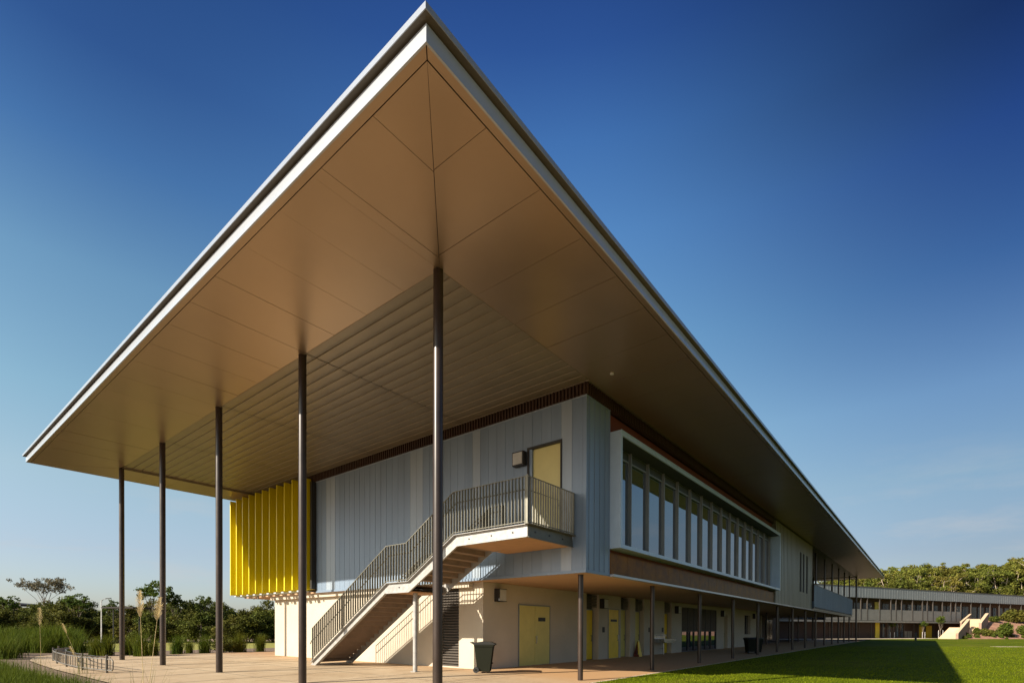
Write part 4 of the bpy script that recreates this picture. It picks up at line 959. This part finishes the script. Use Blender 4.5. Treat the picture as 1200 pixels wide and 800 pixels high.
# plume grasses
def plume(rng, mbv, base, tip, h0, L, wid):
    V = []; F = []; n = 420; b = np.array(base); tp = np.array(tip); d = (tp-b)/np.linalg.norm(tp-b)
    for i in range(n):
        f = rng.random(); c = tp-d*L*(1-f); r = wid*1.25*math.sin(math.pi*min(1, (1-f)*.9+.08))**.8
        a = rng.uniform(0, 6.28); q = c+np.array([math.cos(a)*r*rng.random(), math.sin(a)*r*rng.random(), 0])
        e = q+d*.03+np.array([math.cos(a), math.sin(a), -.3])*.016; s = np.array([-math.sin(a), math.cos(a), 0])*.0022
        k = len(V); V += [q-s, q+s, e+s*.4, e-s*.4]; F.append((k, k+1, k+2, k+3))
    return V, F
def plume_plant(x, y0, D, stalks, lab, nbl=26):
    b = atd(x, 800, D); base = np.array([b[0], b[1], 0.0]); t = empty('plume_grass', tuple(base), label=lab, cat='ornamental grass')
    rng = np.random.default_rng(int(x)); mb = MB(); PV = []; PF = []
    for (tx, ty, L, wid) in stalks:
        tip = atd(tx, ty, D)-base; root = np.array([rng.uniform(-.05,.05), rng.uniform(-.05,.05), 0]); mid = root*.5+tip*.5+np.array([.01,.01,.0])
        mb.tube([root, mid, tip-np.array([0,0,.02])], [.0042,.0034,.0015], 5)
        V, F = plume(rng, None, root, tip, 0, L, wid); k = len(PV); PV += V; PF += [tuple(i+k for i in f) for f in F]
    mb.build('stalk', M['straw'], t); fastmesh('plume', np.array(PV), np.array(PF), M['straw'], t)
    V, Fc = blades(rng, nbl, 1.22, .62, .0032); fastmesh('blades', V, Fc, M['blade'], t)
plume_plant(166, 800, 6.4, [(163.5,693,.31,.035),(187,701,.27,.04)], 'two straw plumes on thin stalks rising in the left foreground', 46)
plume_plant(47, 800, 15, [(46,712,.5,.06)], 'single pale plume standing above the long grass at the left')
plume_plant(96, 800, 17, [(82,757,.3,.04),(73,730,.35,.04)], 'short leaning plume beside the bicycle rack')

# lawn blades where the lawn is close
rng = np.random.default_rng(5); N = 95000
D = 12.5+ (rng.random(N)**1.6)*40
xx = rng.uniform(660, 1240, N)
P = CAM[None,:]+(FW[None,:]+RT[None,:]*((xx-600)/FPX)[:,None])*D[:,None]; gx, gy = P[:,0], P[:,1]
k_ = (gx > 12.0) & (gy < 7.93); gx, gy, D = gx[k_], gy[k_], D[k_]; n = len(gx)
az = rng.uniform(0, 6.28, n); h = rng.uniform(.025, .06, n); w = .0045+.0002*D; ln = rng.uniform(.0,.04, n)
V = np.stack([np.stack([gx-np.sin(az)*w, gy+np.cos(az)*w, np.full(n,-.131)], 1), np.stack([gx+np.sin(az)*w, gy-np.cos(az)*w, np.full(n,-.131)], 1), np.stack([gx+np.cos(az)*ln, gy+np.sin(az)*ln, -.131+h], 1)], 1).reshape(-1, 3)
lg = fastmesh('lawn_grass', V, np.arange(3*n).reshape(n,3), M['lawnblade']); tag(lg, 'short green grass blades of the near lawn', kind='stuff')
# ragged grass along the lawn edge
# ------------------------------------------------------------------ distant bits on the left
p = atd(119, 748, 52); t = empty('street_light', (p[0], p[1], 0), label='slim pale street light pole in front of the left tree belt', cat='street light')
hL = atd(119, 703, 52)[2]
a = MB(); a.tube([(0,0,0),(0,0,hL)], [.06,.04], 10); a.build('pole', M['kerb'], t)
a = MB(); a.tube([(0,0,hL-.1),(.2*RT[0],.2*RT[1],hL+.1),(.7*RT[0],.7*RT[1],hL+.2)], .03, 6); a.build('arm', M['black'], t)
a = MB(); a.bar((.45*RT[0],.45*RT[1],hL+.18),(.95*RT[0],.95*RT[1],hL+.22),.16,.07); a.build('lamp_head', M['black'], t)
p = atd(147, 745, 48); t = empty('shelter', (p[0], p[1], 0), FRZ and YAW-math.pi/2, label='slim dark flat roofed shelter behind the left end column', cat='shelter')
zr = atd(145, 712, 48)[2]
a = MB(); a.box(-1.3, 1.6, -1.2, 1.2, zr-.07, zr+.07); a.build('roof', M['dark'], t)
for xx_ in (-1.1, 1.3):
    a = MB(); a.tube([(xx_,0,0),(xx_,0,zr-.07)], .05, 8); a.build('post', M['black'], t)
p = atd(15, 745, 90); t = empty('shed', (p[0], p[1], 0), YAW-math.pi/2, label='low shed with a dark sloping roof half hidden behind the left scrub', cat='shed')
zr = atd(25, 706, 90)[2]
a = MB(); a.box(-5, 4, -3, 3, 0, zr-.9); a.build('wall', M['brownwall'], t); a = MB(); a.prism([(-5.6,zr+.5),(4.6,zr-.35),(4.6,zr-.75),(-5.6,zr-.2)], 'Y', -3.4, 3.4); a.build('roof', M['brownroof'], t)

# ------------------------------------------------------------------ light
sd = Vector((-1.786, .618, 1)).normalized()
az = math.atan2(sd.x, sd.y); el = math.asin(sd.z)
sun = bpy.data.lights.new('sun', 'SUN'); sun.energy = 5.0; sun.angle = R_(.5); sun.color = (1, .90, .76)
so = bpy.data.objects.new('sun', sun); COL.objects.link(so); so.rotation_euler = sd.to_track_quat('Z', 'Y').to_euler()
W = bpy.data.worlds.new('World'); S.world = W; W.use_nodes = True; nt = W.node_tree; N = nt.nodes; L = nt.links; bg = N['Background']
sky = N.new('ShaderNodeTexSky'); sky.sky_type = 'NISHITA'; sky.sun_disc = False; sky.sun_elevation = el; sky.sun_rotation = az
sky.altitude = 0; sky.air_density = 1.0; sky.dust_density = 1.0; sky.ozone_density = 4.0
# polarised, steep evening gradient: the physical sky filtered by elevation, plus thin low cloud
tc = N.new('ShaderNodeTexCoord'); nv = N.new('ShaderNodeVectorMath'); nv.operation = 'NORMALIZE'; L.new(tc.outputs['Generated'], nv.inputs[0])
sx = N.new('ShaderNodeSeparateXYZ'); L.new(nv.outputs[0], sx.inputs[0])
def ramp(tab):
    rp = N.new('ShaderNodeValToRGB'); el_ = rp.color_ramp.elements
    while len(el_) < len(tab): el_.new(.5)
    for e_, (p_, c_) in zip(el_, tab): e_.position = p_; e_.color = tuple(v/5 for v in c_)+(1,)
    L.new(sx.outputs['Z'], rp.inputs[0]); return rp
rR = ramp([(0,(.75,.62,.58)),(.122,(.77,.65,.61)),(.227,(.90,.85,.73)),(.335,(.78,.85,.86)),(.474,(.31,.50,.74)),(.585,(.16,.30,.64)),(.661,(.09,.16,.36)),(.8,(.08,.14,.3)),(1,(.14,.28,.6))])
rL = ramp([(0,(1.28,1.2,1.26)),(.06,(1.42,1.27,1.24)),(.122,(1.6,1.34,1.22)),(.227,(1.95,1.67,1.26)),(.335,(1.73,1.76,1.35)),(.474,(1.31,1.55,1.34)),(.585,(.61,.95,1.16)),(.661,(.34,.59,.91)),(.74,(.26,.48,.8)),(1,(.14,.28,.6))])
rM = ramp([(0,(1.3,1.18,1.2)),(.06,(1.45,1.25,1.18)),(.122,(1.62,1.29,1.14)),(.227,(1.86,1.57,1.19)),(.335,(1.89,1.88,1.43)),(.474,(1.59,1.92,1.67)),(.600,(1.15,1.65,1.80)),(.680,(.76,1.24,1.62)),(.742,(.42,.74,1.25)),(.80,(.26,.48,.95)),(1,(.14,.28,.6))])
dR = N.new('ShaderNodeVectorMath'); dR.operation = 'DOT_PRODUCT'; L.new(nv.outputs[0], dR.inputs[0]); dR.inputs[1].default_value = (.6266, -.7794, 0)
z2 = N.new('ShaderNodeMath'); z2.operation = 'MULTIPLY'; L.new(sx.outputs['Z'], z2.inputs[0]); L.new(sx.outputs['Z'], z2.inputs[1])
z3 = N.new('ShaderNodeMath'); z3.operation = 'SUBTRACT'; z3.inputs[0].default_value = 1.0001; L.new(z2.outputs[0], z3.inputs[1])
z4 = N.new('ShaderNodeMath'); z4.operation = 'SQRT'; L.new(z3.outputs[0], z4.inputs[0])
z5 = N.new('ShaderNodeMath'); z5.operation = 'DIVIDE'; L.new(dR.outputs['Value'], z5.inputs[0]); L.new(z4.outputs[0], z5.inputs[1])
def side(lo, hi):
    z6 = N.new('ShaderNodeMapRange'); z6.interpolation_type = 'SMOOTHSTEP'; z6.inputs['From Min'].default_value = lo; z6.inputs['From Max'].default_value = hi; L.new(z5.outputs[0], z6.inputs[0]); return z6
zl, zr_ = side(-.67, -.05), side(.08, .78)
mA = N.new('ShaderNodeMix'); mA.data_type = 'RGBA'; L.new(zl.outputs[0], mA.inputs[0]); L.new(rL.outputs[0], mA.inputs[6]); L.new(rM.outputs[0], mA.inputs[7])
mm = N.new('ShaderNodeMix'); mm.data_type = 'RGBA'; L.new(zr_.outputs[0], mm.inputs[0]); L.new(mA.outputs[2], mm.inputs[6]); L.new(rR.outputs[0], mm.inputs[7])
m1 = N.new('ShaderNodeVectorMath'); m1.operation = 'MULTIPLY'; L.new(sky.outputs[0], m1.inputs[0]); L.new(mm.outputs[2], m1.inputs[1])
m2 = N.new('ShaderNodeVectorMath'); m2.operation = 'SCALE'; m2.inputs['Scale'].default_value = 5; L.new(m1.outputs[0], m2.inputs[0])
mp = N.new('ShaderNodeMapping'); mp.inputs['Scale'].default_value = (2.2,2.2,9); L.new(nv.outputs[0], mp.inputs[0])
cn = N.new('ShaderNodeTexNoise'); cn.inputs['Scale'].default_value = 2.6; cn.inputs['Detail'].default_value = 9; cn.inputs['Roughness'].default_value = .62; L.new(mp.outputs[0], cn.inputs['Vector'])
c1 = N.new('ShaderNodeMapRange'); c1.inputs['From Min'].default_value = .52; c1.inputs['From Max'].default_value = .78; L.new(cn.outputs['Fac'], c1.inputs[0])
c2_ = N.new('ShaderNodeMapRange'); c2_.inputs['From Min'].default_value = .30; c2_.inputs['From Max'].default_value = .12; L.new(sx.outputs['Z'], c2_.inputs[0])
c3 = N.new('ShaderNodeMath'); c3.operation = 'MULTIPLY'; L.new(c1.outputs[0], c3.inputs[0]); L.new(c2_.outputs[0], c3.inputs[1])
c4 = N.new('ShaderNodeMath'); c4.operation = 'MULTIPLY'; c4.inputs[1].default_value = .42; L.new(c3.outputs[0], c4.inputs[0])
mxs = N.new('ShaderNodeMix'); mxs.data_type = 'RGBA'; L.new(c4.outputs[0], mxs.inputs[0]); L.new(m2.outputs[0], mxs.inputs[6]); mxs.inputs[7].default_value = (5.0,4.9,4.9,1)
L.new(mxs.outputs[2], bg.inputs['Color']); bg.inputs['Strength'].default_value = .0606

# ------------------------------------------------------------------ camera
cam = bpy.data.cameras.new('camera'); co_ = bpy.data.objects.new('camera', cam); COL.objects.link(co_); S.camera = co_
cam.sensor_width = 36; cam.lens = FPX/1200*36; cam.shift_y = (CYP-400)/1200; cam.clip_end = 5000; cam.clip_start = .05
Mx = Matrix(((RT[0], UP[0], -FW[0], 0), (RT[1], UP[1], -FW[1], 0), (RT[2], UP[2], -FW[2], 1.5), (0,0,0,1)))
co_.matrix_world = Mx
S.view_settings.view_transform = 'Standard'; S.view_settings.look = 'None'; S.view_settings.exposure = 1.0; S.view_settings.gamma = 1
